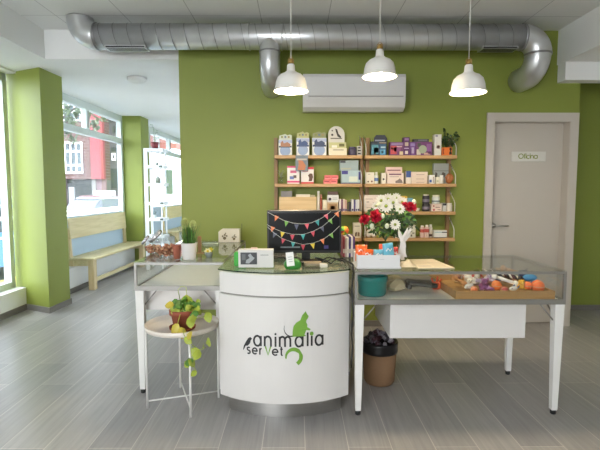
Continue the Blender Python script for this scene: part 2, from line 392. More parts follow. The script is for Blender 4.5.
write(b, 'Oficina', sx0+.068, sz0+.030, .033, .0075, lambda u, v, h: (u, 4.588-h, v), .002, OLIVE, .20)
b.make('lettering', sp_)

# ================================================================== DUCT, AC, CEILING THINGS
def bend(c, r, a0, a1, plane, n=10):
    out = []
    for i in range(n+1):
        a = math.radians(a0+(a1-a0)*i/n); p = (r*math.cos(a), r*math.sin(a))
        out.append(plane(c, p))
    return out
DY, DR = 4.20, .111
zc = at(300, 37, DY)[1]
duct = empty('ventilation_duct', (0, DY, zc), 'long galvanised spiral ventilation duct under the ceiling', 'duct')
xl = at(97, 36, DY)[0]; xr = at(522, 39, DY)[0]
b = B(); b.tube([(xl, DY, zc), (xr, DY, zc)], DR, GALV, 28)
x = xl+.06
while x < xr-.02:
    b.tube([(x-.022*math.cos(t*PI/16), DY+(DR+.0005)*math.sin(t*PI/16), zc+(DR+.0005)*math.cos(t*PI/16)) for t in range(33)], .0024, SEAM, 5, False); x += .125
for xx in (at(249.5, 36, DY)[0], at(282, 36, DY)[0]): b.tube([(xx-.006, DY, zc), (xx+.006, DY, zc)], DR+.006, GALV, 28)
b.make('duct_pipe', duct)
b = B()      # left elbow turning up into the ceiling
r_ = .145
pts = [(xl, DY, zc)]+[(xl-r_*math.sin(math.radians(t)), DY, zc+r_-r_*math.cos(math.radians(t))) for t in range(10, 91, 10)]
pts = [p for p in pts if p[2] < 2.9]+[(pts[-1][0], DY, 2.899)]
b.tube(pts, DR+.003, GALV, 28); b.tube([(xl-.005, DY, zc), (xl+.012, DY, zc)], DR+.006, SEAM, 28); b.make('duct_elbow', duct)
b = B()      # right elbow turning down and then into the wall
r_ = .15; cx_, cz_ = xr, zc-r_
pts = [(xr, DY, zc)]+[(cx_+r_*math.sin(math.radians(t)), DY, cz_+r_*math.cos(math.radians(t))) for t in range(10, 91, 10)]
ex, ez = pts[-1][0], pts[-1][2]
b.tube(pts, DR+.003, GALV, 28); b.tube([(xr-.01, DY, zc), (xr+.01, DY, zc)], DR+.006, SEAM, 28); b.make('duct_elbow', duct)
b = B(); zz = ez-.005; rr = .16
pts = [(ex, DY, ez), (ex, DY, zz)]+[(ex-.02*t/90, DY+rr-rr*math.cos(math.radians(t)), zz-rr*math.sin(math.radians(t))) for t in range(10, 91, 10)]+[(ex-.02, 4.5, zz-rr)]
b.tube(pts, DR-.002, GALV, 28); b.tube([(ex, DY, ez+.008), (ex, DY, ez-.008)], DR+.006, SEAM, 28); b.make('duct_outlet', duct)
bxx = at(270, 60, DY)[0]      # branch
b = B(); rr = .17; z1_ = at(270, 62, DY)[1]
pts = [(bxx, DY-.08, zc+.035), (bxx, DY-.055, zc-.03), (bxx, DY-.03, zc-.085), (bxx, DY-.03, z1_)]+[(bxx, DY-.03+rr-rr*math.cos(math.radians(t)), z1_-rr*math.sin(math.radians(t))) for t in range(10, 91, 10)]+[(bxx, 4.5, z1_-rr)]
b.tube(pts, [.006, .055, .090]+[.092]*(len(pts)-3), GALV, 24); zs = at(270, 53, DY)[1]; b.tube([(bxx, DY-.03, zs-.006), (bxx, DY-.03, zs+.006)], .096, SEAM, 24); b.make('duct_branch', duct)
for (p0, p1) in ((105, 146), (482, 518)):
    g0, g1 = at(p0, 48, 4.15)[0], at(p1, 48, 4.15)[0]
    b = B(); b.box(g0, g1, DY-.06, DY+.06, zc-DR-.004, zc-DR+.022, GALV)
    for k in range(3): b.box(g0+.012, g1-.012, DY-.05+k*.035, DY-.03+k*.035, zc-DR-.006, zc-DR-.003, DARK)
    b.box(g0+.01, g1-.01, DY-.062, DY-.059, zc-DR-.001, zc-DR+.012, DARK)
    b.make('vent_grille', duct)

ax0, az1 = at(303, 73.5, 4.27); ax1, az0 = at(405.5, 110, 4.27)
ac = empty('air_conditioner', ((ax0+ax1)/2, 4.4, az0), 'white wall-mounted air conditioner below the metal duct', 'air conditioner')
b = B(); prof = [(4.5, az0+.01), (4.36, az0), (4.30, az0+.03), (4.275, az0+.09), (4.27, az1-.03), (4.285, az1), (4.5, az1)]
ACW = mat('ac_white', (.70, .69, .68), .22, noise=.01)
b.prism(prof, lambda u, v, h: (ax0+h, u, v), ax1-ax0, ACW); b.make('housing', ac)
b = B(); b.prism([(4.298, az0+.032), (4.266, az0+.10), (4.262, az0+.118), (4.275, az0+.118), (4.31, az0+.03)], lambda u, v, h: (ax0+.05+h, u, v), ax1-ax0-.07, ACW)
b.make('louvre', ac)
b = B(); b.box(ax0+.05, ax1-.02, 4.267, 4.274, az0+.122, az0+.128, col('#8c8a86')); b.make('louvre_gap', ac)

cx_, cy_ = -1.87, 5.45
b = B(); b.lathe([(0, 0), (.085, 0), (.105, .012), (.11, .05), (0, .05)], (cx_, cy_, 2.63), mat('fitting_white', (.7, .7, .68), .4), 28)
tag(b.make('ceiling_light'), 'round white ceiling fitting in the window bay', 'ceiling light')

# --- pendants
SHADE = mat('lamp_shade_white', (.74, .72, .68), .3, noise=.01)
BRASS = mat('brass', '#a5854a', .35, .8)
BULB = mat('lit_bulb', '#ffffff', .4, emit='#fff0d2', es=22)
def pendant(px, prim, Y, label, first=None):
    x, z = at(px, prim, Y)
    o = empty('pendant_lamp', (x, Y, z), label, 'pendant lamp', 'white pendant lamps over the counter')
    R = .111
    out = [(R, 0), (R*1.0, .006), (.102, .02), (.098, .055), (.088, .085), (.068, .105), (.040, .118), (.027, .13), (.024, .165), (.018, .172), (0.006, .173)]
    inn = [(r-.003, h-.003 if h > .1 else h) for r, h in reversed(out)]
    b = B(); b.lathe(out+inn[1:]+[out[0]], (x, Y, z), SHADE, 36); b.make('lamp_shade', o)
    b = B(); b.lathe([(0, 0), (.012, 0), (.016, .012), (.013, .03), (.006, .034), (0, .034)], (x, Y, z+.172), BRASS, 14)
    b.tube([(x-.016, Y, z+.168), (x-.018, Y, z+.20), (x-.006, Y, z+.215), (x, Y, z+.216), (x+.006, Y, z+.215), (x+.018, Y, z+.20), (x+.016, Y, z+.168)], .0022, BRASS, 6); b.make('brass_fitting', o)
    b = B(); b.tube([(x, Y, z+.20), (x, Y, 2.899)], .0028, col('#d8d6cf'), 6); b.make('cord', o)
    b = B(); b.ball((x, Y, z+.055), (.032, .032, .036), BULB, 14); b.lathe([(.014, .088), (.016, .12), (.014, .165)], (x, Y, z), BRASS, 12); b.make('bulb', o)
    l = bpy.data.lights.new('bulb_light', 'POINT'); l.energy = 13; l.shadow_soft_size = .035; l.color = (1, .80, .52)
    lo = bpy.data.objects.new('bulb_light', l); COL.objects.link(lo); lo.parent = o; lo.location = (0, 0, .012)
pendant(291, 91.5, 2.98, 'white dome pendant lamp at left, in front of the air conditioner\'s left end')
pendant(379.5, 77, 2.98, 'highest white dome pendant lamp, hanging in the middle of the row')
pendant(468, 93, 2.88, 'white dome pendant lamp at right, hanging before the bare green wall')

# ================================================================== BENCHES AND SHELF STAND IN THE BAY
def bench(y0, y1, label):
    o = empty('bench', (-2.95, (y0+y1)/2, 0), label, 'bench', 'pine benches under the street windows')
    b = B(XF); b.bev(-3.17, -2.80, y0, y1, .41, .445, .006, PINE); b.make('seat', o)
    for y in (y0+.0, y1-.17):
        b = B(XF); b.bev(-2.885, -2.805, y+.005, y+.095, 0, .41, .004, PINEV); b.make('leg', o)
        b = B(XF); b.box(-3.16, -3.09, y+.005, y+.085, .3305, .41, PINEV); b.make('leg', o)
        b = B(XF); b.box(-3.09, -2.885, y+.02, y+.08, .333, .409, PINE); b.make('cross_rail', o)
        M = Matrix.Translation((-3.12, 0, .445)) @ Matrix.Rotation(-.05, 4, 'Y') @ Matrix.Translation((3.12, 0, -.445))
        b = B(XF); b.box(-3.155, -3.12, y+.0, y+.07, .445, .85, PINEV, M); b.make('back_post', o)
    b = B(XF); b.bev(-3.12, -3.097, y0+.01, y1-.2+.07, .70, .985, .004, PINE, M); b.make('backrest', o)
    b = B(XF); b.box(-2.86, -2.83, y0+.095, y1-.165, .10, .15, PINE); b.make('stretcher', o)
bench(6.17, 8.2, 'pale pine bench nearer the counter, between the green pillars')
bench(10.2, 12.5, 'pale pine bench at the far end, seen through the white shelf stand')

EW = mat('etagere_white', (.80, .82, .84), .35)
ey = 7.78; e0, etop = at(143.5, 147, ey); e1 = at(161, 147, ey)[0]
et = empty('shelf_stand', ((e0+e1)/2, ey+.15, 0), 'narrow white shelf stand with small plants before the far pillar', 'shelf stand')
for (xx, yy, rad) in ((e0+.03, ey, .03), (e0+.03, ey+.27, .02), (e1-.012, ey+.27, .010), (e1-.012, ey, .008)):
    b = B(); b.box(xx-rad, xx+rad, yy-.015, yy+.015, 0, etop-.02, EW); b.make('upright', et)
SZ = []
for py in (149, 166, 184, 203, 219, 236):
    z = at(150, py, ey)[1]; SZ.append(z)
for k, z in enumerate(SZ+[.45, .15]):
    b = B(); b.box(e0+.005, e1+.03, ey-.02, ey+.29, z-.035, z+.012, EW); b.make('shelf', et)

def leaf(b, c, d, up, ln, wd, m, droop=.3):
    d = Vector(d).normalized(); up = Vector(up); s_ = d.cross(up)
    if s_.length < 1e-3: s_ = Vector((1,0,0))
    s_.normalize(); n = s_.cross(d); c = Vector(c)
    pts = [(0, .0), (.2, .75), (.5, 1), (.8, .6), (1, 0)]
    vs = []; 
    for t, q in pts:
        base = c+d*ln*t-Vector((0,0,1))*droop*ln*t*t
        vs += [base-s_*wd*q/2-n*.1*wd*q, base+n*0.06*wd, base+s_*wd*q/2-n*.1*wd*q]
    fs = []
    for i in range(4):
        for j in range(2): fs.append((i*3+j, i*3+j+1, i*3+j+4, i*3+j+3))
    b.add(vs, fs, m, True)

def small_plant(name, px, py, Y, h, r, potm, label, leafm, nleaf=14, lf=.05, poth=.07, potr=.04, group=None, z=None):
    x, z_ = at(px, py, Y); z = z_ if z is None else z
    o = empty(name, (x, Y, z), label, 'potted plant', group)
    b = B(); b.lathe([(0, 0), (potr*.75, 0), (potr, poth), (potr*.88, poth), (potr*.85, poth*.8), (0, poth*.8)], (x, Y, z), potm, 18); b.make('pot', o)
    b = B()
    for k in range(nleaf):
        a = random.uniform(0, 2*PI); t = random.uniform(.2, 1); p0 = (x, Y, z+poth*.8); rr = r*random.uniform(.3, .8)
        p1 = (x+rr*math.cos(a), Y+rr*math.sin(a), z+poth+h*t)
        b.tube([p0, ((p0[0]+p1[0])/2, (p0[1]+p1[1])/2, z+poth+h*t*.7), p1], .0018, leafm, 5)
        leaf(b, p1, (math.cos(a), math.sin(a), .3), (0, 0, 1), lf*random.uniform(.7, 1.2), lf*.6, leafm)
    b.make('foliage', o)
    return o
small_plant('potted_plant', 155, 147.5, ey+.1, .30, .06, mat('maroon_pot', '#7c3036', .5), 'tall thin plant in a maroon pot on the shelf stand\'s top', LEAF, 9, .06, .11, .065, z=SZ[0]+.012)
small_plant('potted_plant', 158, 183, ey+.08, .10, .10, mat('grey_green_pot', '#8c9484', .5), 'bushy plant in a grey-green pot on the stand\'s third shelf down', LEAFD, 18, .055, .10, .05, z=SZ[2]+.012)
small_plant('potted_plant', 157, 165, ey+.12, .10, .06, col('#9aa39a'), 'dark slender plant on the stand\'s second shelf', LEAFD, 10, .04, .05, .03, z=SZ[1]+.012)
small_plant('potted_plant', 154, 202, ey+.08, .11, .04, col('#e4e6e4'), 'dark sprig in a tiny white pot on the stand\'s fourth shelf', LEAFD, 9, .04, .04, .028, z=SZ[3]+.012)
small_plant('potted_plant', 155, 218, ey+.08, .09, .04, col('#cfd8da'), 'thin sprig in a pale glass on the stand\'s fifth shelf', LEAFD, 7, .035, .06, .03, z=SZ[4]+.012)
for (px, k, lb) in ((162, 1, 'small dark tag on the second shelf edge of the white stand'), (162.5, 3, 'small dark tag on the fourth shelf edge of the white stand'), (162, 4, 'small dark tag on the fifth shelf edge of the white stand')):
    x = at(px, 200, ey)[0]
    b = B(); b.box(x-.035, x+.02, ey-.024, ey-.0205, SZ[k]-.022, SZ[k]+.012, col('#59645c')); tag(b.make('shelf_tag'), lb, 'tag', 'tags on the white stand')

# ================================================================== RECEPTION DESK
DC, R0 = (-.07, 3.246), .658
def cyl(R):
    def fn(x, z, h):
        d = math.sqrt(max((R+h)**2-(x-DC[0])**2, 0)); return (x, DC[1]-d, z)
    return fn
def arcpoly(R, xl, xr, yb, n=24):
    p = []
    for i in range(n+1):
        x = xl+(xr-xl)*i/n; p.append((x, DC[1]-math.sqrt(R*R-(x-DC[0])**2)))
    return p+[(xr, yb), (xl, yb)]
desk = empty('reception_desk', (-.07, 3.0, 0), 'white curved reception desk with a printed logo and glass top', 'desk')
zz = lambda u, v, h: (u, v, h)
def slab(poly, z0, z1, m, name):
    b = B(); b.prism(poly, lambda u, v, h: (u, v, z0+h), z1-z0, m); return b.make(name, desk)
slab(arcpoly(.590, -.425, .275, 3.06), 0, .112, STEEL, 'steel_plinth')
pan = slab(arcpoly(.655, -.475, .316, 3.10), .112, .745, WHITE, 'front_panel')
slab(arcpoly(.640, -.465, .308, 3.08), .745, .755, col('#8d8a83'), 'shadow_gap')
slab(arcpoly(.652, -.470, .314, 3.10), .755, .880, WHITE, 'upper_panel')
b = B(); b.prism(arcpoly(.664, -.478, .322, 3.58), lambda u, v, h: (u, v, .889+h), .008, glass('green_desk_glass', (.86, .93, .88)))
b.make('glass_top', desk)
EDGE = mat('glass_edge', '#25332c', .15)
b = B(); ap = arcpoly(.6655, -.478, .322, 3.58)[:25]; b.ribbon(ap, .0015, lambda u, v, h: (u, v, .8895+h), .007, EDGE); b.make('glass_edge', desk)
b = B(); b.box(-.46, .30, 3.1, 3.13, .1, .70, WHITE); b.box(-.46, .305, 3.1, 3.56, .70, .73, WHITE); b.box(-.46, -.43, 3.13, 3.56, 0, .70, WHITE); b.box(.275, .305, 3.13, 3.56, 0, .889, WHITE)
b.box(-.46, -.43, 3.13, 3.56, .73, .889, WHITE)
b.make('work_shelf', desk)
slab([(-.46, 3.09), (.305, 3.09), (.305, 3.56), (-.46, 3.56)], .860, .876, WHITE, 'counter_board')
# logo (crop frame of the photograph: 6 units to one photo pixel)
def LU(c, r): return (-.07+(235+c/6-285)*.00576, .762-(305+r/6-296)*.00606)
LG = cyl(.6555); INK = mat('logo_black', '#262728', .45); LGR = mat('logo_green', '#74a33c', .45)
b = B()
def lw(text_spec, base_r, xh_r, th, m):
    v0 = LU(0, base_r)[1]; v1 = LU(0, base_r-xh_r)[1]; xh = v1-v0
    for ch, c0, c1, mm in text_spec:
        st, wd = glyph(ch); u0, u1 = LU(c0, 0)[0]+th/2, LU(c1, 0)[0]-th/2
        sc = (u1-u0)/wd if wd > 0 else xh
        for pl in st:
            q = []
            for i in range(len(pl)-1):
                for k in range(4 if len(pl) == 2 else 1):
                    t = k/(4 if len(pl) == 2 else 1); q.append((pl[i][0]*(1-t)+pl[i+1][0]*t, pl[i][1]*(1-t)+pl[i+1][1]*t))
            q.append(pl[-1])
            b.ribbon([((u0 if wd else (u0+u1)/2)+x*sc, v0+th*.3+y*(xh-th*.6)) for x, y in q], th, LG, .0022, mm or m)
lw([('a',103,158,None),('n',170,220,None),('i',236,248,None),('m',262,338,None),('a',357,413,None),('l',432,443,None),('i',457,468,None),('a',480,536,None)], 250, 66, .0112, INK)
dot(b, *LU(242, 172), .0062, LG, .0022, INK); dot(b, *LU(462, 174), .0115, LG, .003, LGR)
lw([('s',60,90,None),('e',94,132,None),('r',141,160,None),('V',176,216,LGR),('e',218,260,None),('t',266,290,None)], 300, 42, .0084, INK)
b.make('logo_lettering', pan)
b = B()
cat = [(425,40),(432,55),(443,70),(439,82),(430,92),(428,105),(436,120),(434,134),(455,147),(452,154),(430,150),(424,163),(418,176),(428,186),(345,187),(347,150),(352,125),(368,105),(392,92),(398,78),(405,62),(412,54)]
b.prism([LU(*p) for p in cat], LG, .0035, LGR)
b.ribbon([LU(*p) for p in ((350,184),(330,185),(312,176),(300,162),(294,145),(296,122))], [.008,.006,.005,.004,.003,.002], LG, .003, INK)
ring = []; wds = []
for i in range(26):
    a = math.radians(190-i*10.0); ring.append(LU(351+46*math.cos(a), 308-46*math.sin(a)*1.0)); wds.append((.008+.014*min(1, i/10))*(.75 if 15 <= i <= 17 else 1))
b.ribbon(ring, wds, LG, .003, LGR); b.make('logo_green_figures', pan)
b = B(); bird = [(38,283),(44,255),(60,225),(72,207),(86,198),(97,207),(90,216),(84,235),(70,251),(56,253),(47,272)]
b.prism([LU(*p) for p in bird], LG, .0035, INK); b.make('logo_bird', pan)

# ================================================================== DISPLAY CASES
def leg_taper(b, x, y, z1, w0, w1):
    for (a, c, z_0, z_1, m) in ((w1, w0, .03, z1, WHITELEG),):
        vs = []
        for (wd, z) in ((w1, z_0), (w0, z_1)):
            h = wd/2; vs += [(x-h, y-h, z), (x+h, y-h, z), (x+h, y+h, z), (x-h, y+h, z)]
        b.add(vs, [(3,2,1,0),(4,5,6,7),(0,1,5,4),(1,2,6,5),(2,3,7,6),(3,0,4,7)], m)
def case(x0, x1, y0, y1, z0, z1, label, boxspec, topgl):
    o = empty('display_case', ((x0+x1)/2, (y0+y1)/2, 0), label, 'display case', 'glass display cases beside the desk')
    t = .016; bt = .030
    b = B()
    b.box(x0, x1, y0, y0+t, z0, z0+bt, CASE); b.box(x0, x1, y1-t, y1, z0, z0+bt, CASE); b.box(x0, x0+t, y0+t, y1-t, z0, z0+bt, CASE); b.box(x1-t, x1, y0+t, y1-t, z0, z0+bt, CASE)
    b.box(x0, x1, y0, y0+t, z1-t, z1, CASE); b.box(x0, x1, y1-t, y1, z1-t, z1, CASE); b.box(x0, x0+t, y0+t, y1-t, z1-t, z1, CASE); b.box(x1-t, x1, y0+t, y1-t, z1-t, z1, CASE)
    for x in (x0, x1-t):
        for y in (y0, y1-t): b.box(x, x+t, y, y+t, z0+bt, z1-t, CASE)
    b.make('metal_frame', o)
    b = B(); b.box(x0+t, x1-t, y0+t, y1-t, z0+.01, z0+.022, CREAM); b.make('base_panel', o)
    for nm, q in (('front_pane', (x0+t, x1-t, y0+.004, y0+.009, z0+bt, z1-t)), ('back_pane', (x0+t, x1-t, y1-.009, y1-.004, z0+bt, z1-t)),
                  ('side_pane', (x0+.004, x0+.009, y0+t, y1-t, z0+bt, z1-t)), ('side_pane', (x1-.009, x1-.004, y0+t, y1-t, z0+bt, z1-t)), ('glass_top', (x0+.001, x1-.001, y0+.001, y1-.001, z1+.0002, z1+.006))):
        b = B(); b.box(*q, topgl if nm == 'glass_top' else GLASS); b.make(nm, o)
    for x in (x0+.030, x1-.030):
        for y in (y0+.032, y1-.032):
            b = B(); leg_taper(b, x, y, z0, .055, .034); lg = b.make('leg', o)
            b = B(); b.lathe([(.012, 0), (.017, .004), (.017, .022), (.012, .031)], (x, y, 0), DARK, 12); b.make('foot', lg)
            sx = 1 if x < (x0+x1)/2 else -1
            b = B(); b.tube([(x+sx*.018, y, z0-.11), (x+sx*.11, y, z0)], .0045, CASE, 6); b.make('brace', o)
            sy = 1 if y < (y0+y1)/2 else -1
            b = B(); b.tube([(x, y+sy*.018, z0-.11), (x, y+sy*.15, z0)], .0045, CASE, 6); b.make('brace', o)
    bx0, bx1, by0, by1, bz0 = boxspec
    b = B(); b.box(bx0, bx1, by0, by1, bz0, z0, WHITE); b.make('drawer_box', o)
    return o
TG = glass('case_top_glass', (.95, .98, .96))
ZC0, ZC1 = .690, .888
case(-1.072, -.483, 2.965, 4.25, .708, .895, 'left glass display case with plants and jars on its top', (-1.035, -.51, 3.06, 4.2, .555), TG)
case(.342, 1.600, 2.655, 3.32, ZC0, .888, 'right glass display case with toys in a wooden tray', (.57, 1.402, 2.73, 3.26, .462), TG)
LZ, RZ = .9015, .8945        # tops of the two cases
DZ = .8975                   # desk glass top
LI, RI = .7305, .7125         # inner floors

# --- legs' cable bundle between desk and right case
b = B()
pts = []
for i in range(26):
    t = i/25; pts.append((.331+.003*math.sin(t*17), 2.67+.012*math.sin(t*9), .93-.62*t))
b.tube(pts, .005, DARK, 6); b.tube([(p[0]+.002, p[1]+.016, p[2]-.02) for p in pts], .004, DARK, 6)
b.tube([(.30, 2.95, DZ+.012), (.318, 2.80, DZ+.03), (.331, 2.67, .93)], .005, DARK, 6)
tag(b.make('cable_bundle'), 'black cables hanging in the gap between desk and right case', 'cable')

# ================================================================== ON THE DESK
mx0, mz1 = at(267, 210, 2.98); mx1, mz0 = at(341, 253, 2.98)
mon = empty('monitor', ((mx0+mx1)/2, 2.98, DZ), 'black computer monitor seen with bunting strung across it', 'monitor')
b = B(); b.bev(mx0, mx1, 2.975, 3.01, mz0, mz1, .006, DARK); b.make('casing', mon)
b = B(); b.box(mx0+.012, mx1-.012, 2.9735, 2.976, mz0+.018, mz1-.02, SCREEN)
b.box(*at(280.5, 0, 2.97)[:1], at(300, 0, 2.97)[0], 2.9725, 2.974, at(0, 248.2, 2.97)[1], at(0, 246.8, 2.97)[1], col('#6d7479'))
b.box(at(324, 0, 2.97)[0], at(328.5, 0, 2.97)[0], 2.9725, 2.974, at(0, 249, 2.97)[1], at(0, 245.7, 2.97)[1], col('#39306e')); b.make('screen', mon)
b = B(); nx = at(306, 255, 2.99)[0]; b.box(nx-.028, nx+.028, 2.99, 3.02, DZ+.012, mz0+.05, DARK); b.make('neck', mon)
b = B(); b.lathe([(0, 0), (.115, 0), (.115, .008), (.03, .014), (0, .014)], (nx, 2.985, DZ), DARK, 28, sy=.75); b.make('stand_base', mon)

FC = {'o':'#e8824a','g':'#79b04b','y':'#e6c93e','p':'#df5f6e','r':'#cf4656','t':'#3fa8a4','s':'#5c5f74'}
def bunting(name_label, line, flags):
    cv = lambda c: at(260+c[0]/6.43, 205+c[1]/6.43, 2.962)
    P0 = [cv(p) for p in line]
    o = empty('bunting', (P0[0][0], 2.965, P0[0][1]), name_label, 'bunting', 'strings of pennants across the monitor')
    b = B(); b.tube([(x, 2.964, z) for x, z in P0], .0013, col('#c9c9c2'), 5); b.make('string', o)
    for c, r, k, tilt in flags:
        x, z = cv((c, r)); b = B(); h, wd = .037, .030
        tri = [(-wd/2, h/2), (wd/2, h/2), (0, -h/2)]
        ca, sa = math.cos(tilt), math.sin(tilt)
        b.prism([(x+u*ca-v*sa, z+u*sa+v*ca) for u, v in tri], lambda u, v, h_: (u, 2.9655+h_, v), .0012, col(FC[k]))
        b.make('pennant', o)
bunting('topmost string of small pennants across the black monitor', [(48,45),(90,68),(150,98),(210,116),(270,122),(330,115),(390,88),(430,62),(455,42)],
        [(102,88,'o',-.4),(168,122,'g',-.2),(235,143,'s',0),(303,140,'p',.1),(372,117,'t',.3),(430,78,'p',.4)])
bunting('middle string of small pennants across the black monitor', [(45,125),(78,146),(140,172),(205,188),(275,190),(340,170),(400,140),(455,95),(500,48),(512,38)],
        [(78,158,'o',-.3),(142,192,'y',-.2),(208,210,'r',0),(277,206,'t',.05),(342,187,'r',.2),(403,156,'s',.4),(457,108,'g',.5),(500,64,'o',.5)])
bunting('lowest string of small pennants across the black monitor', [(48,140),(90,180),(147,218),(212,240),(277,254),(342,245),(405,222),(463,182),(512,135)],
        [(90,196,'s',-.4),(147,234,'r',-.3),(212,256,'t',-.1),(277,274,'r',0),(342,266,'y',.2),(405,236,'o',.3),(463,200,'g',.5)])

# display card with x-ray picture
c0, c1 = at(238.5, 262, 2.72)[0], at(273.5, 262, 2.72)[0]; ch_ = .112
o = empty('display_card', ((c0+c1)/2, 2.75, DZ), 'white card display with a grey picture on the desk\'s left', 'display card')
M = Matrix.Translation((0, 2.72, DZ)) @ Matrix.Rotation(.12, 4, 'X') @ Matrix.Translation((0, -2.72, -DZ))
M2 = Matrix.Translation((0, 2.72, DZ))
b = B(); b.bev(c0, c1, 2.72, 2.755, DZ+.001, DZ+ch_, .002, WHITE, Matrix.Translation((0, -.0, .004)) @ M); b.make('card_box', o)
b = B(); q0, q1 = at(240.5, 0, 2.72)[0], at(257, 0, 2.72)[0]
MM = Matrix.Translation((0, 0, .004)) @ M
b.box(q0, q1, 2.718, 2.7205, DZ+.022, DZ+.096, mat('photo_dark', '#4b4d4f', .3), MM)
b.prism([(q0+.03, .03), (q0+.05, .028), (q0+.075, .05), (q0+.085, .062), (q0+.07, .075), (q0+.06, .09), (q0+.045, .08), (q0+.055, .062), (q0+.035, .05)], lambda u, v, h: MM @ Vector((u, 2.7175-h, DZ+v)), .0006, mat('photo_pale', '#a9acae', .3))
b.box(q0+.008, q0+.03, 2.717, 2.7185, DZ+.05, DZ+.085, col('#6c6f70'), MM)
b.make('picture', o)
b = B()
for k in range(8): b.box(q1+.022+k*.006, q1+.026+k*.006, 2.7185, 2.7201, DZ+.078, DZ+.082, col('#4a4a4a'), MM)
b.make('caption', o)
gx0, gx1 = at(233.8, 0, 2.80)[0], at(240, 0, 2.80)[0]
b = B(); b.bev(gx0, gx1+.03, 2.80, 2.86, DZ, DZ+.085, .004, mat('bright_green_box', '#2fa12c', .4)); tag(b.make('carton'), 'bright green carton half hidden behind the white card display', 'carton')
b = B(); px_, pz_ = at(254, 247.5, 2.74); b.bev(px_-.02, px_+.02, 2.735, 2.755, DZ+.1165, DZ+.1245, .002, col('#d9b9ae')); tag(b.make('wrapped_sweet'), 'tiny pinkish packet lying on the white card display', 'packet')
# green card holder
hx0, hz0 = at(292, 266, 2.70)
o = empty('card_holder', (hx0, 2.70, DZ), 'round green holder with white business cards on the glass desk top', 'card holder')
GP = mat('green_plastic', '#2f7a2c', .35)
b = B(); b.lathe([(0, 0), (.042, 0), (.052, .014), (.052, .036), (.040, .056), (.024, .062), (0, .062)], (hx0+.004, 2.705, DZ), GP, 24, sy=.7); b.make('holder', o)
b = B(); M3 = Matrix.Translation((hx0-.008, 2.690, DZ+.03)) @ Matrix.Rotation(-.12, 4, 'Y') @ Matrix.Rotation(-.25, 4, 'X')
b.box(-.022, .024, -.026, -.018, -.012, .070, col('#e6e5df'), M3)
for k in range(3): b.box(-.012+k*.002, .014, -.0266, -.0261, .04-k*.014, .043-k*.014, col('#8b8f8b'), M3)
b.make('business_cards', o)
# keyboard, small pack, cable loops behind
b = B(); kx0, kx1 = at(304, 0, 2.82)[0], at(322, 0, 2.82)[0]; b.bev(kx0, kx1, 2.79, 2.87, DZ, DZ+.022, .004, col('#8d7f68')); tag(b.make('card_terminal'), 'small tan device lying flat before the monitor stand', 'device')
b = B(); b.bev(-.18, .00, 3.12, 3.24, DZ, DZ+.02, .004, DARK)
for i in range(9):
    for j in range(4): b.box(-.172+i*.019, -.157+i*.019, 3.127+j*.026, 3.148+j*.026, DZ+.02, DZ+.024, col('#2b2d30'))
tag(b.make('keyboard'), 'black keyboard lying behind the monitor on the glass', 'keyboard')
b = B()
for s_ in range(3):
    pts = [(.12+.19*t/14, 2.90+.05*s_+.04*math.sin(t*.7+s_), DZ+.007+.018*abs(math.sin(t*.45+s_))) for t in range(15)]
    b.tube(pts, .004, DARK, 6)
b.tube([(-.16+.012*t, 3.055+.02*math.sin(t*.6), DZ+.006+.012*abs(math.sin(t*.4))) for t in range(16)], .0035, DARK, 6)
tag(b.make('cable_tangle'), 'tangle of black cables on the glass by the monitor foot', 'cable')
b = B(); ux, uz = at(324, 263.5, 2.76); b.bev(ux-.025, ux+.022, 2.74, 2.775, DZ, DZ+.024, .004, col('#c9c3b6')); tag(b.make('adapter'), 'small pale plug adapter beside the tan device', 'adapter')

# binders on desk right with striped ball on top
bx = at(342.5, 0, 3.2)[0]; cols = ['#8c3b4a', '#b9a7a0', '#dedad2', '#39306e', '#d8cfc6', '#54316a']
lb = ['maroon', 'greyish', 'off-white', 'dark blue', 'pale beige', 'purple']
ztop = at(345, 236, 3.2)[1]
for k in range(6):
    wd = .0135
    b = B(); b.bev(bx+k*.0142, bx+k*.0142+wd, 3.17, 3.36, DZ, ztop-random.uniform(0, .012), .002, col(cols[k])); b.box(bx+k*.0142+.002, bx+k*.0142+wd-.002, 3.1685, 3.17, DZ+.03, DZ+.06, col('#cfc9bd'))
    tag(b.make('binder'), '%s spine in the upright row right of the monitor' % lb[k], 'binder', 'booklets standing right of the monitor')
b = B(); bc = (at(343.5, 0, 3.25)[0]+.004, 3.25, ztop+.0255)
n = 16; vs = []; rb = .034
for k, hx_ in enumerate(['#e8703a', '#f0a83a', '#8fc23c', '#3aa05a', '#d8484a', '#f0c93a', '#7ab83a', '#e8703a']):
    vs = []; fs = []
    for i in range(9):
        p = PI*i/8
        for j in range(3):
            t = 2*PI*(k+j/2)/8; vs.append(Vector((rb*math.sin(p)*math.cos(t), rb*math.cos(p), rb*math.sin(p)*math.sin(t)))+Vector(bc)+Vector((0,0,rb-.0255)))
    for i in range(8):
        for j in range(2): fs.append((i*3+j, i*3+j+1, i*3+j+4, i*3+j+3))
    b.add(vs, fs, col(hx_), True)
tag(b.make('toy_ball'), 'orange and green striped ball on top of the booklets', 'ball')

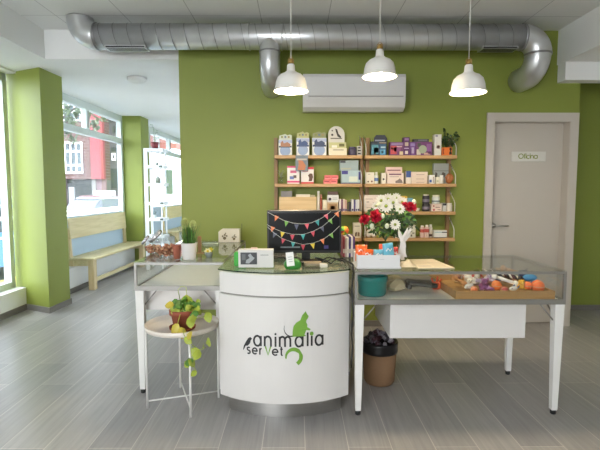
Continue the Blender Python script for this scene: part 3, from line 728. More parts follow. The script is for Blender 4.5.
# ================================================================== ON THE LEFT CASE
def jar(px, py, Y, r, tilt, label):
    x = at(px, py, Y)[0]; z = LZ
    o = empty('glass_jar', (x, Y, z), label, 'glass jar', 'tilted glass jars of treats')
    M = (Matrix.Rotation(tilt, 4, 'Y') @ Matrix.Rotation(.25, 4, 'X')).to_3x3()
    c = Vector((x, Y, z+r*.93))
    prof = [(r*.35, -r*.82), (r*.75, -r*.66), (r, -.1*r), (r*.95, r*.35), (r*.68, r*.75), (r*.55, r*.92), (r*.6, r*1.0)]
    b = B(); b.lathe(prof, c, JGLASS, 28, M); g = b.make('jar_body', o)
    b = B(); b.lathe([(0, r*.97), (r*.62, r*.97), (r*.66, r*1.06), (r*.62, r*1.22), (r*.2, r*1.27), (0, r*1.27)], c, mat('jar_lid_metal', (.55, .53, .55), .25, 1.0), 22, M); b.make('jar_lid', o)
    b = B(); rnd = random.Random(px)
    for k in range(95):
        a = rnd.uniform(0, 2*PI); hh = rnd.uniform(-.74, .02)*r; q = r*.78*math.sqrt(rnd.random())*math.sqrt(max(.2, 1-(hh/r)**2))
        p = c+Vector((q*math.cos(a)+.003, q*math.sin(a), hh)); d = Vector((rnd.uniform(-1,1), rnd.uniform(-1,1), rnd.uniform(-.5,.5))).normalized()*.013
        b.tube([p-d, p+d], .0075, col(['#c98f6c', '#b5704e', '#d9a884', '#a5684a'][k % 4]), 6)
    t_o = b.make('treats', o); t_o['kind'] = 'stuff'
jar(166, 258, 3.17, .088, -.75, 'larger tilted glass jar of brown treats beside the terracotta pot')
jar(153, 256, 3.36, .062, -.85, 'smaller tilted glass jar behind, with its metal lid at far left')
x = at(176.8, 0, 3.09)[0]
b = B(); b.lathe([(0, 0), (.021, 0), (.029, .088), (.031, .095), (.026, .095), (.024, .085), (0, .083)], (x, 3.09, LZ), mat('terracotta_light', '#a8614b', .7, noise=.12), 22)
tag(b.make('terracotta_pot'), 'small empty terracotta pot between the jar and the white pot', 'pot')
x, Yp = at(189, 0, 3.07)[0], 3.07
o = empty('potted_grass', (x, Yp, LZ), 'artificial flowering grass in a white ribbed pot on the left case', 'potted plant')
b = B(); pr = [(0, 0), (.041, 0)]
for k in range(9): zz_ = .006+k*.012; pr += [(.0425+k*.0013, zz_), (.0445+k*.0013, zz_+.006)]
pr += [(.056, .112), (.052, .112), (.049, .10), (0, .10)]
b.lathe(pr, (x, Yp, LZ), WHITE, 28); b.make('pot', o)
b = B(); rnd = random.Random(3)
for k in range(110):
    a = rnd.uniform(0, 2*PI); rr = rnd.uniform(0, .035); h = rnd.uniform(.06, .16); o2 = rnd.uniform(.0, .05)
    p0 = Vector((x+rr*math.cos(a), Yp+rr*math.sin(a), LZ+.095)); p1 = p0+Vector((o2*math.cos(a), o2*math.sin(a), h))
    mid = (p0+p1)/2+Vector((0, 0, h*.12))
    b.tube([p0, mid, p1], [.0022, .0017, .0005], [LEAFD, LEAF, LEAF][k % 3], 4, False)
b.make('grass_blades', o)
for (px, py, hh) in ((184.5, 224, .034), (193, 226, .032)):
    fx, fz = at(px, py, Yp); b = B()
    b.tube([(x, Yp, LZ+.1), ((x+fx)/2, Yp, (LZ+fz)/2+.04), (fx, Yp, fz-.03)], .0018, LEAFY, 5)
    for k in range(240):
        u = rnd.uniform(-1, 1); a = rnd.uniform(0, 2*PI); q = math.sqrt(1-u*u); d = Vector((q*math.cos(a)*.020, q*math.sin(a)*.020, u*hh))
        p = Vector((fx, Yp, fz))+d*.75; b.tube([p, p+d*.45+Vector((0, 0, .003))], [.0026, .001], mat('plume', '#bcc47c', .6, noise=.2), 3, False)
    b.make('flower_plume', o)
x = at(199.5, 0, 3.35)[0]
b = B(); b.bev(x-.013, x+.013, 3.34, 3.36, LZ, LZ+.115, .005, mat('brown_wood', '#94714a', .5)); b.ball((x, 3.35, LZ+.118), (.016, .011, .013), mat('brown_wood', '#94714a', .5)); b.bev(x-.03, x+.03, 3.33, 3.37, LZ, LZ+.008, .002, mat('brown_wood', '#94714a', .5))
tag(b.make('wooden_figure'), 'slim brown wooden figure behind the white grass pot', 'figure')
x, Yf = at(208.5, 0, 3.16)[0], 3.16
o = empty('flower_pot', (x, Yf, LZ), 'tiny pot with a yellow and white flower on the left case', 'potted plant')
b = B(); b.lathe([(0, 0), (.018, 0), (.026, .015), (.027, .03), (.022, .036), (0, .034)], (x, Yf, LZ), mat('grey_pebble_glass', '#76807c', .2), 18); b.make('pot', o)
b = B()
for k in range(6): leaf(b, (x-.004, Yf-.01, LZ+.045), (math.cos(k*1.05), -.5, math.sin(k*1.05)), (0, -1, 0), .028, .017, col('#e9e3b0'), 0)
b.ball((x-.004, Yf-.016, LZ+.045), .009, col('#e0c020'), 10)
for k in range(5): leaf(b, (x+.016, Yf, LZ+.055), (math.cos(k*1.25), -.4, math.sin(k*1.25)), (0, -1, 0), .020, .013, col('#d9c838'), 0)
b.make('flower', o)
gx0, gx1 = at(218.5, 0, 4.08)[0], at(239.5, 0, 4.08)[0]
o = empty('gift_box', ((gx0+gx1)/2, 4.12, LZ), 'white paper carrier with printed paw figures at the case\'s far end', 'box')
b = B(); hg = .118; b.prism([(gx0, 0), (gx1, 0), (gx1, hg), (gx0+.03, hg), (gx0, hg-.025)], lambda u, v, h: (u, 4.08+h, LZ+v), .07, mat('paper_white', '#ddd6c6', .6)); g = b.make('paper_box', o)
b = B()
for (cx0, s_) in ((gx0+.055, 1.15), (gx0+.14, .95)):
    for (du, dv, q) in ((0, .03, .013), (-.015, .045, .007), (.002, .055, .008), (.017, .047, .007), (.008, .068, .005)):
        b.prism(arc(cx0+du*s_, dv*s_+.002, q*s_, 0, 330, 10), lambda u, v, h: (u, 4.0795-h, LZ+v), .0008, col('#6f6248'))
b.make('paw_print', g)
b = B(); tx0, tx1 = at(201, 0, 3.9)[0], at(218, 0, 3.9)[0]
b.tube([(tx0, 3.88, LZ+.004), (tx0+.03, 3.9, LZ+.02), (tx1, 3.92, LZ+.018)], .006, JGLASS, 8); b.bev(tx0+.01, tx1, 3.90, 3.96, LZ, LZ+.014, .004, mat('clear_plastic', '#b9c2b4', .2))
tag(b.make('plastic_tray'), 'small clear plastic tray left of the white paper carrier', 'tray')
b = B(); b.tube([(gx1+.01, 4.17, LZ), (gx1+.012, 4.17, LZ+.16)], .0025, DARK, 6); b.bev(gx1-.005, gx1+.027, 4.155, 4.185, LZ, LZ+.006, .001, DARK); tag(b.make('sign_rod'), 'thin dark upright rod at the far corner of the left case', 'rod')

# ================================================================== PLANT STAND
cxs, cys, zt = -.735, 2.862, .492
st = empty('plant_stand', (cxs, cys, 0), 'round white metal tray stand holding a potted pothos', 'plant stand')
TRW = mat('tray_white', (.74, .68, .60), .4, noise=.02)
b = B(); b.lathe([(0, 0), (.215, 0), (.228, .006), (.232, .035), (.228, .035), (.222, .010), (.212, .005), (0, .005)], (cxs, cys, zt), TRW, 44); b.make('tray', st)
feet = [(-.942, 2.777), (-.630, 2.632), (-.808, 3.067), (-.50, 2.925)]
ft = []
for (x, y) in feet:
    d = Vector((x-cxs, y-cys, 0)).normalized()*.224; ft.append((cxs+d.x, cys+d.y))
for (x, y) in ft:
    b = B(); b.tube([(x, y, 0), (x, y, zt+.03)], .0075, WHITELEG, 10); b.make('leg', st)
for i, j in ((0, 3), (1, 2)):
    b = B(); b.tube([(*ft[i], .045+.006*(i % 2)), (*ft[j], .045+.006*(i % 2))], .005, WHITELEG, 8); b.make('cross_rail', st)
pxx, pyy = -.718, 2.80
o = empty('potted_pothos', (pxx, pyy, zt+.006), 'trailing yellow-green pothos in a terracotta pot on the white stand', 'potted plant')
z0 = zt+.0055
b = B(); b.lathe([(0, 0), (.060, 0), (.080, .012), (.082, .024), (.076, .024), (.070, .012), (0, .010)], (pxx, pyy, z0), TERRA, 30); b.make('saucer', o)
b = B(); b.lathe([(0, 0), (.052, 0), (.068, .085), (.078, .088), (.081, .118), (.074, .119), (.069, .10), (0, .10)], (pxx, pyy, z0+.012), TERRA, 30); b.make('pot', o)
b = B(); b.lathe([(0, .006), (.068, 0)], (pxx, pyy, z0+.114), SOIL, 20); b.make('soil', o)
b = B(); rnd = random.Random(11)
def pleaf(c, s, m):
    a = rnd.uniform(0, 2*PI); d = Vector((math.cos(a)*.7, -abs(math.sin(a))*.5-.1, rnd.uniform(-.8, .5)))
    leaf(b, c, d, (0, -1, .5), s, s*.85, m, .25)
rim = z0+.128
for k in range(52):
    a = rnd.uniform(0, 2*PI); q = rnd.uniform(.0, .085); p = Vector((pxx+.022+q*math.cos(a), pyy+q*.7*math.sin(a), rim+rnd.uniform(.0, .055)))
    b.tube([(pxx+.3*q*math.cos(a), pyy+.3*q*math.sin(a), rim-.01), p], .0015, LEAFY, 5); pleaf(p, rnd.uniform(.04, .062), [LEAF, LEAF, LEAFY][k % 3])
yv = pyy-.085
def vine(pts, leaves):
    P_ = [(*at(px, py, y)[:1], y, at(px, py, y)[1]) for px, py, y in pts]
    b.tube(P_, .0022, LEAFY, 5)
    for px, py, y, s, m in leaves:
        x, z = at(px, py, y); pleaf(Vector((x, y, z+.012)), s*1.25, m)
YL = mat('yellow_leaf', '#b9a93a', .45, noise=.15, scale=20)
vine([(183,306,pyy),(180,315,yv),(177,326,yv-.01),(181,332,yv-.01)], [(174,307,yv,.045,YL),(179,326,yv-.015,.055,YL),(181,329,yv-.015,.05,YL)])
vine([(185,305,pyy),(192,312,yv),(197,318,yv-.01),(207,316,yv-.01)], [(190,318,yv,.055,LEAFY),(197,320,yv,.05,LEAFY),(206,314,yv,.05,LEAFY),(199,316,yv,.045,LEAF)])
vine([(183,328,yv),(184,335,2.60),(190,345,2.595),(192,358,2.595),(196,372,2.595)], [(187,336,2.60,.05,YL),(184,340,2.6,.045,LEAFY),(192,350,2.595,.05,LEAFY),(189,360,2.595,.05,LEAF),(195,363,2.595,.055,LEAFY),(197,373,2.595,.035,LEAFY),(185,363,2.595,.045,LEAFY),(200,352,2.595,.05,LEAFY)])
vine([(192,345,2.6),(200,350,2.6),(206,347,2.6)], [(206,345,2.6,.055,LEAFY),(203,349,2.6,.04,LEAFY)])
vine([(180,300,pyy),(178,290,pyy-.03),(181,286.5,pyy-.05),(186,287,pyy-.05),(187,296,pyy-.04)], [])
b.make('foliage', o)

# ================================================================== ON THE RIGHT CASE
tx0, tx1 = at(357.5, 0, 2.74)[0], at(400, 0, 2.74)[0]
o = empty('white_tray_box', ((tx0+tx1)/2, 2.82, RZ), 'white cardboard tray of orange and blue pouches on the right case', 'box')
b = B(); th = .082; y0_, y1_ = 2.73, 2.93
WB = mat('white_card', (.74, .73, .72), .5, noise=.01)
b.box(tx0, tx1, y0_, y0_+.004, RZ, RZ+th, WB); b.box(tx0, tx1, y1_-.004, y1_, RZ, RZ+th, WB); b.box(tx0, tx0+.004, y0_+.004, y1_-.004, RZ, RZ+th, WB); b.box(tx1-.004, tx1, y0_+.004, y1_-.004, RZ, RZ+th, WB); b.box(tx0+.004, tx1-.004, y0_+.004, y1_-.004, RZ, RZ+.004, WB)
b.box(tx0-.006, tx1+.006, y0_-.008, y1_+.004, RZ+.0002, RZ+.010, WB)
b.box((tx0+tx1)/2+.005, (tx0+tx1)/2+.032, y0_-.0008, y0_, RZ+.055, RZ+.0565, col('#9a9a9a')); b.make('box_body', o)
def pouch(px0, px1, pt, Y, h, colr, label, rot=0, mark='#f3efe8'):
    x0, z1 = at(px0, pt, Y); x1, _ = at(px1, pt, Y); wd = x1-x0; cx0 = (x0+x1)/2; zb = z1-h
    o = empty('pouch', (cx0, Y, zb), label, 'pouch', 'pouches in the white cardboard tray')
    M = Matrix.Translation((cx0, Y, zb)) @ Matrix.Rotation(rot, 4, 'Y')
    b = B(); n = 8; vs = []; fs = []
    for i in range(n+1):
        for j in range(n+1):
            u, v = i/n, j/n; t = .014*(max(math.sin(PI*u), 0)**.6)*(max(math.sin(PI*v), 0)**.6)+.0015*math.sin(9*u+7*v)
            for s_ in (-1, 1): vs.append(M @ Vector(((u-.5)*wd, s_*(t+.0008), v*h)))
    idx = lambda i, j, s_: (i*(n+1)+j)*2+s_
    for i in range(n):
        for j in range(n):
            fs += [(idx(i,j,0), idx(i+1,j,0), idx(i+1,j+1,0), idx(i,j+1,0)), (idx(i,j,1), idx(i,j+1,1), idx(i+1,j+1,1), idx(i+1,j,1))]
    for i in range(n): fs += [(idx(i,0,0), idx(i,0,1), idx(i+1,0,1), idx(i+1,0,0)), (idx(i,n,0), idx(i+1,n,0), idx(i+1,n,1), idx(i,n,1)), (idx(0,i,0), idx(0,i+1,0), idx(0,i+1,1), idx(0,i,1)), (idx(n,i,0), idx(n,i,1), idx(n,i+1,1), idx(n,i+1,0))]
    b.add(vs, fs, mat('foil_'+colr.lstrip('#'), colr, .28, noise=.12, scale=40), True); b.make('pouch_body', o)
    b = B(); b.ribbon([(-wd*.25, h*.62), (-wd*.05, h*.75), (wd*.12, h*.60), (wd*.3, h*.72)], .006, lambda u, v, q: M @ Vector((u, -.0165-q, v)), .001, col(mark)); b.make('pouch_print', o)
pouch(355.5, 367, 245, 2.80, .10, '#e8682a', 'back orange pouch at the left end of the white tray')
pouch(361, 372, 249, 2.762, .085, '#e2601f', 'front orange pouch with white streaks in the white tray', .12)
pouch(373, 384, 249.5, 2.79, .09, '#6fb0c4', 'blue pouch in the middle of the white tray')
pouch(379, 385, 244, 2.86, .12, '#de4c26', 'red-orange pouch standing behind the middle blue pouch')
pouch(385, 395.5, 243, 2.785, .12, '#63acc6', 'tall blue pouch leaning at the right end of the white tray', -.15)
pouch(389, 398, 247, 2.83, .10, '#c9443a', 'red pouch peeking out behind the tall blue pouch')

# bouquet
vx, vy = at(402, 0, 3.02)[0], 3.02
o = empty('flower_bouquet', (vx, vy, RZ), 'bouquet of red and white flowers with a white bow in a vase', 'bouquet')
b = B(); b.lathe([(0, 0), (.030, 0), (.042, .02), (.046, .06), (.034, .10), (.026, .14), (.034, .17)], (vx, vy, RZ), JGLASS, 24); b.make('vase', o)
b = B(); rnd = random.Random(5)
ctr = Vector((at(390, 0, 3.02)[0], 3.02, at(0, 220, 3.02)[1]))
for k in range(30):
    a = rnd.uniform(0, 2*PI); e = Vector((ctr.x+.17*math.cos(a)*rnd.random(), vy+.08*math.sin(a), ctr.z+rnd.uniform(-.08, .08)))
    b.tube([(vx, vy, RZ+.02), (vx, vy, RZ+.15), e], .0022, LEAFD, 5)
b.make('stems', o)
b = B()
for k in range(260):
    a = rnd.uniform(0, 2*PI); q = math.sqrt(rnd.random()); p = Vector((ctr.x+.175*q*math.cos(a), vy+.07*rnd.uniform(-1, 1), ctr.z-.005+.105*q*math.sin(a)))
    if p.x > vx+.09: continue
    leaf(b, p, (rnd.uniform(-1, 1), rnd.uniform(-.6, .2), rnd.uniform(-.6, 1)), (0, -1, .3), rnd.uniform(.03, .06), .018, [LEAFD, LEAFD, LEAF][k % 3])
b.make('greenery', o)
REDM = mat('red_petal', '#c8203c', .5, noise=.2, scale=50); WP = mat('white_petal', '#efe9da', .5, noise=.06)
def carn(px, py, r, m, Y=2.94):
    x, z = at(px, py, Y); b = B()
    for k in range(46):
        a = rnd.uniform(0, 2*PI); u = rnd.uniform(-.3, 1); q = math.sqrt(max(0, 1-u*u)); d = Vector((q*math.cos(a), -abs(u)*.9-.1, q*math.sin(a)))
        leaf(b, (x, Y, z), d, (rnd.uniform(-1,1), .3, rnd.uniform(-1,1)), r*rnd.uniform(.7, 1), r*.75, m, 0)
    b.make('carnation', o)
def daisy(px, py, r, Y=2.93, n=13):
    x, z = at(px, py, Y); b = B()
    for k in range(n):
        t = 2*PI*k/n+.2; leaf(b, (x+.2*r*math.cos(t), Y, z+.2*r*math.sin(t)), (math.cos(t), -.25, math.sin(t)), (0, -1, 0), r*.85, r*.38, WP, 0)
    b.ball((x, Y-.006, z), (r*.24, .008, r*.24), col('#8a9a35'), 10); b.make('daisy', o)
carn(375, 216, .052, REDM); carn(364.5, 219.5, .043, REDM); carn(411, 206.5, .044, REDM); carn(404.5, 206, .034, REDM, 2.97)
daisy(395, 224.5, .037); daisy(386, 206, .045, 2.95); daisy(393, 202.5, .042, 2.97); daisy(400, 209, .034, 2.95); daisy(381, 200.5, .04, 2.99); daisy(388, 199, .04, 3.0); daisy(396, 198, .036, 3.0); daisy(402, 202, .036, 3.0); daisy(376, 206, .03, 2.98)
for (px, py) in ((387, 226), (382.5, 216), (379, 205), (414, 202), (372, 226)):
    x, z = at(px, py, 2.94); b = B(); b.ball((x, 2.94, z), (.015, .014, .018), mat('bud_white', '#d5dcc0', .5), 10); b.make('flower_bud', o)
b = B(); RB = mat('white_ribbon', '#dcdad6', .4, noise=.03)
kx, kz = at(401.5, 238, 2.91)
def loop(dx, dz, wd):
    P_ = [(0, 0), (dx*.4, dz*.2+.012), (dx, dz), (dx*.9, dz-.022), (dx*.3, dz*.1-.01), (0, 0)]
    vs = []; fs = []
    for i, (u, v) in enumerate(P_): vs += [(kx+u, 2.90-.008*i, kz+v-wd/2), (kx+u+.004, 2.90-.008*i, kz+v+wd/2)]
    for i in range(len(P_)-1): fs.append((2*i, 2*i+2, 2*i+3, 2*i+1))
    b.add(vs, fs, RB, True)
loop(.052, .055, .032); loop(-.03, .05, .032); loop(.03, .06, .03)
for (p, q) in (((0, 0), (-.012, -.13)), ((0, 0), (.022, -.12)), ((0, 0), (.008, -.14))):
    vs = []
    for i in range(6):
        t = i/5; u = q[0]*t+.006*math.sin(t*6); v = q[1]*t; vs += [(kx+u-.014, 2.895-.01*t, kz+v), (kx+u+.012, 2.89-.012*t+.006, kz+v)]
    b.add(vs, [(2*i, 2*i+2, 2*i+3, 2*i+1) for i in range(5)], RB, True)
b.make('white_bow', o)
# crumpled clear bag
b = B(); PL = glass('thin_plastic', (.80, .78, .72)); rnd = random.Random(2)
bgx = at(408, 0, 2.80)[0]; vs = []; n = 9
for i in range(n):
    for j in range(n): vs.append((bgx-.055+.115*i/(n-1)+rnd.uniform(-.006, .006), 2.76+.14*j/(n-1), RZ+.002+.035*(math.sin(PI*i/(n-1))*math.sin(PI*j/(n-1)))*rnd.uniform(.5, 1.4)))
b.add(vs, [(i*n+j, i*n+j+1, (i+1)*n+j+1, (i+1)*n+j) for i in range(n-1) for j in range(n-1)], mat('milky_bag', '#b8b09c', .3, noise=.15, scale=40), True)
tag(b.make('plastic_bag'), 'crumpled translucent bag lying right of the white tray', 'bag')
# papers
b = B(); b.prism([(.76, 3.06), (.93, 3.08), (.955, 2.72), (.735, 2.72)], lambda u, v, h: (u, v, RZ+h), .006, mat('paper_cream', '#cfc3aa', .6)); 
b.box(.75, .83, 2.77, 2.80, RZ+.006, RZ+.0066, col('#a59a90'))
for k in range(5): b.box(.845, .93, 2.77+k*.04, 2.775+k*.04, RZ+.006, RZ+.0064, col('#a59c88'))
tag(b.make('paper_stack'), 'cream printed sheets lying on the right case\'s glass top', 'paper')

# ---------------- inside the right case
TEAL = mat('teal_plastic', '#0e7a74', .4, noise=.08, scale=30)
tbx = at(373, 0, 2.82)[0]
b = B(); b.lathe([(0, 0), (.078, 0), (.087, .012), (.090, .085), (.095, .088), (.097, .122), (.090, .124), (.084, .118), (.082, .02), (0, .012)], (tbx, 2.83, RI), TEAL, 32); 
tag(b.make('teal_tub'), 'teal plastic tub inside the right case at its left end', 'tub')
def blob_bag(c, r, m, label, seed):
    rnd = random.Random(seed); b = B(); n = 14; vs = []; fs = []
    for i in range(n//2+1):
        p = PI*i/(n//2)
        for k in range(n):
            t = 2*PI*k/n; q = 1+rnd.uniform(-.22, .22); vs.append((c[0]+r[0]*math.sin(p)*math.cos(t)*q, c[1]+r[1]*math.sin(p)*math.sin(t)*q, c[2]+r[2]*(1-math.cos(p))*(.5)*2*(1 if p < 3 else 1)))
    for i in range(n//2):
        for k in range(n): j = (k+1) % n; fs.append((i*n+k, i*n+j, (i+1)*n+j, (i+1)*n+k))
    b.add(vs, fs, m); return b
b = blob_bag((.635, 2.93, RI+.001), (.07, .10, .05), mat('beige_wrap', '#a89878', .35, noise=.25, scale=25), '', 4)
tag(b.make('wrapped_bundle'), 'crumpled beige plastic bundle right of the teal tub', 'bundle')
b = B(); M = Matrix.Translation((.80, 2.90, RI+.055)) @ Matrix.Rotation(.16, 4, 'Y')
b.bev(-.09, .09, -.05, .05, -.012, .012, .008, col('#55534e'), M); b.bev(.055, .095, -.055, -.02, -.008, .02, .006, DARK, M); b.bev(-.09, -.06, -.03, .03, -.045, -.012, .004, col('#55534e'), M)
tag(b.make('grooming_clipper'), 'dark grey tilted brush lying above the beige case floor', 'brush')
b = B(); b.bev(.70, .955, 3.06, 3.24, RI, RI+.045, .008, mat('grey_tray', '#77746f', .4)); b.box(.72, .94, 3.055, 3.06, RI+.012, RI+.018, col('#4b4a48'))
tag(b.make('grey_box'), 'low grey box lying at the back of the right case', 'box')
b = B(); ox = at(437, 0, 2.98)[0]
b.bev(ox-.028, ox+.028, 2.96, 3.0, RI+.0, RI+.05, .008, mat('orange_toy', '#d4562a', .45)); b.tube([(ox-.02, 2.98, RI+.045), (ox-.03, 2.98, RI+.075)], .007, MATS['orange_toy'], 6); b.tube([(ox+.005, 2.98, RI+.045), (ox+.01, 2.98, RI+.085)], .007, MATS['orange_toy'], 6); b.tube([(ox+.02, 2.98, RI+.045), (ox+.035, 2.98, RI+.07)], .007, MATS['orange_toy'], 6)
tag(b.make('toy'), 'orange spiky toy outside the wooden tray, at its left', 'toy')
# wooden tray
wx0, wx1, wy0, wy1 = at(457, 0, 2.70)[0], at(557, 0, 2.70)[0], 2.695, 3.24
o = empty('wooden_tray', ((wx0+wx1)/2, 3.0, RI), 'wooden tray full of pet toys inside the right case', 'tray')
th = .050; b = B()
b.box(wx0, wx1, wy0, wy0+.012, RI, RI+th, TRAYW); b.box(wx0, wx1, wy1-.012, wy1, RI, RI+th, TRAYW); b.box(wx0, wx0+.012, wy0+.012, wy1-.012, RI, RI+th, TRAYW); b.box(wx1-.012, wx1, wy0+.012, wy1-.012, RI, RI+th, TRAYW)
b.make('tray_sides', o)
b = B(); b.box(wx0+.012, wx1-.012, wy0+.012, wy1-.012, RI+.001, RI+.01, TRAYW); b.make('tray_bottom', o)
TZ = RI+.014
G = 'pet toys in the wooden tray'
def toy_ball(x, y, z, r, c, label):
    b = B(); b.ball((x, y, z), r, col(c), 18)
    for k in range(3): b.lathe([(r*1.0, -.002), (r*1.015, 0), (r*1.0, .002)], (x, y, z), col('#c9a080'), 18, Matrix.Rotation(k*1.05, 3, 'X'))
    tag(b.make('toy_ball'), label, 'ball', G)
def plush(x, y, z, s, c, c2, label, ears=1, a=0.0):
    o = empty('plush_toy', (x, y, z), label, 'plush toy', G)
    M = Matrix.Translation((x, y, z)) @ Matrix.Rotation(a, 4, 'Z') @ Matrix.Scale(s, 4)
    m, m2 = mat('plush_'+c.lstrip('#'), c, .9, noise=.15, scale=80), mat('plush_'+c2.lstrip('#'), c2, .9, noise=.15, scale=80)
    R3 = M.to_3x3()
    def bl(b_, p, r, mm): b_.ball(M @ Vector(p), r, mm, 14, R3)
    b = B(); bl(b, (0, 0, .45), (.55, .42, .42), m); bl(b, (-.42, -.3, .2), (.17, .25, .15), m); bl(b, (.42, -.3, .2), (.17, .25, .15), m); b.make('body', o)
    b = B(); bl(b, (0, -.25, .95), (.36, .33, .32), m); bl(b, (0, -.52, .88), (.16, .14, .12), m2)
    for sx in (-1, 1): bl(b, (sx*.13, -.54, 1.03), (.045, .03, .045), DARK)
    bl(b, (0, -.66, .92), (.05, .03, .035), DARK); b.make('head', o)
    for sx in (-1, 1):
        b = B(); bl(b, (sx*.28, -.22, 1.18 if ears else 1.0), (.12, .07, .20 if ears else .26), m2); b.make('ear', o)
def bone(x, y, z, ln, c, label, a=0.0, e=0.0):
    d = Vector((math.cos(a)*math.cos(e), math.sin(a)*math.cos(e), math.sin(e)))*ln/2; n_ = Vector((-math.sin(a), math.cos(a), 0))*ln*.11; p = Vector((x, y, z))
    b = B(); m = col(c); b.tube([p-d, p+d], ln*.085, m, 12)
    for s_ in (-1, 1):
        for t in (-1, 1): b.ball(p+d*s_+n_*t, ln*.135, m, 12)
    tag(b.make('bone_toy'), label, 'toy', G)
def fish(x, y, z, ln, c, c2, label, a=0.0, e=0.0):
    M = Matrix.Translation((x, y, z)) @ Matrix.Rotation(a, 4, 'Z') @ Matrix.Rotation(-e, 4, 'Y')
    o = empty('fish_toy', (x, y, z), label, 'toy', G)
    b = B(); b.ball(M @ Vector((0, 0, 0)), (ln*.38, ln*.14, ln*.19), col(c), 16, M.to_3x3()); b.ball(M @ Vector((-ln*.2, -ln*.12, ln*.05)), ln*.04, DARK, 8); b.make('body', o)
    b = B(); b.prism([(ln*.3, 0), (ln*.55, ln*.2), (ln*.48, 0), (ln*.55, -ln*.2)], lambda u, v, h: M @ Vector((u, h-ln*.03, v)), ln*.06, col(c2)); b.prism([(-.1*ln, ln*.15), (.12*ln, ln*.32), (.15*ln, ln*.1)], lambda u, v, h: M @ Vector((u, h-ln*.02, v)), ln*.04, col(c2)); b.make('fin', o)
def rope(x, y, z, ln, c, c2, label, a=0.0, e=0.0):
    d = Vector((math.cos(a)*math.cos(e), math.sin(a)*math.cos(e), math.sin(e))); u = Vector((-math.sin(a), math.cos(a), 0)); v = d.cross(u); b = B(); p = Vector((x, y, z))
    for k in range(3):
        b.tube([p+d*ln*(t/24-.5)+(u*math.cos(t*.9+k*2.1)+v*math.sin(t*.9+k*2.1))*.006 for t in range(25)], .0075, col([c, c2, '#efe8da'][k]), 7)
    for s_ in (-1, 1): b.ball(p+d*ln*.38*s_, .02, col(c), 10)
    tag(b.make('rope_toy'), label, 'toy', G)
zf = TZ+.03
# filling lower layer and visible upper layer
YF = 2.79
def tx(px, y=YF): return at(px, 0, y)[0]
plush(tx(470, 2.80), 2.80, TZ+.028, .055, '#e2d9c8', '#c9b89c', 'cream plush dog at the front left of the wooden tray', 0)
plush(tx(478, 2.84), 2.86, TZ+.045, .055, '#d8d0c4', '#b9a58c', 'white plush behind the cream dog in the wooden tray', 0, .3)
bone(tx(462, 2.82), 2.84, TZ+.07, .10, '#b97f4a', 'tan bone toy by the tray\'s left side', 1.9, .15)
rope(tx(466, 2.98), 2.98, TZ+.075, .16, '#a5766a', '#c9a79a', 'pinkish brown rope toy at the tray\'s back left', .4, .1)
toy_ball(tx(469, 2.92), 2.92, TZ+.075, .027, '#e3ddd4', 'small white ball in the wooden tray behind the cream dog')
fish(tx(478, 2.91), 2.93, TZ+.08, .10, '#c23a2e', '#d8654a', 'red fish toy in the wooden tray\'s left half', .3, .2)
b = B(); M = Matrix.Translation((tx(486, 2.84), 2.87, TZ+.055)) @ Matrix.Rotation(-.5, 4, 'X')
b.bev(-.06, .06, -.045, .045, -.010, .010, .006, mat('lilac_pack', '#b5a6b8', .3), M); b.bev(-.045, .045, -.04, .04, .010, .013, .002, mat('lilac_print', '#8d7290', .3), M)
tag(b.make('toy_packet'), 'lilac printed packet lying in the middle of the wooden tray', 'packet', G)
plush(tx(486.5, 2.775), 2.79, TZ+.02, .060, '#7d4a72', '#a06a8c', 'purple plush figure at the front of the wooden tray', 1)
toy_ball(tx(498, 2.79), 2.79, TZ+.050, .032, '#d9702a', 'orange ball at the tray\'s front, right of the purple plush')
fish(tx(500, 2.90), 2.91, TZ+.075, .10, '#3c5c8c', '#c9ccd6', 'blue-grey fish toy behind the middle orange ball', 2.6, .1)
bone(tx(508, 2.82), 2.84, TZ+.075, .13, '#e6e1dc', 'white bone toy lying aslant right of the middle orange ball', -.3, -.3)
rope(tx(512, 2.86), 2.88, TZ+.095, .17, '#2a2226', '#5a3038', 'black rope toy above the white bone', -.25, -.25)
rope(tx(489, 3.0), 3.04, TZ+.095, .16, '#2e2a2a', '#4a3a30', 'black rope toy at the tray\'s back, above the lilac packet', .1, 0)
bone(tx(515, 3.0), 3.0, TZ+.10, .14, '#c98a4a', 'tan bone toy at the tray\'s back right of centre', -.5, -.25)
fish(tx(480, 3.05), 3.08, TZ+.08, .10, '#b8452e', '#e09060', 'dark red fish toy at the tray\'s back left', .1, .1)
toy_ball(tx(500, 3.05), 3.08, TZ+.085, .028, '#c9a070', 'beige ball at the tray\'s back beside the black rope')
plush(tx(523, 2.79), 2.80, TZ+.022, .052, '#dba53a', '#e8c060', 'yellow plush duck at the front, left of the small orange ball', 0)
toy_ball(tx(530, 2.78), 2.785, TZ+.05, .026, '#e0662a', 'small orange ball between the yellow plush and the large ball')
toy_ball(tx(540.5, 2.78), 2.79, TZ+.045, .040, '#dc6a2e', 'largest orange ball at the tray\'s right end')
fish(tx(536, 2.80), 2.86, TZ+.085, .12, '#3a86b8', '#2b5a94', 'bright blue fish toy behind the largest orange ball', 2.9, -.1)
fish(tx(527, 2.90), 2.92, TZ+.10, .13, '#23406e', '#1f3358', 'dark navy fish toy above the yellow plush', .3, -.25)
bone(tx(527, 2.95), 2.98, TZ+.05, .09, '#c98d54', 'tan bone toy at the back, behind the bright blue fish toy', .2, -.1)
plush(tx(463, 2.9), 2.98, TZ+.03, .055, '#c7a06c', '#8a6238', 'tan plush dog in the tray\'s back left corner', 0, .2)
plush(tx(510, 2.92), 2.95, TZ+.045, .055, '#6b5a50', '#a58f7c', 'dark brown plush behind the white bone', 1, -.3)
plush(tx(494, 2.9), 2.96, TZ+.03, .06, '#c9bfd0', '#9a86a8', 'pale lilac plush in the middle of the wooden tray', 1)
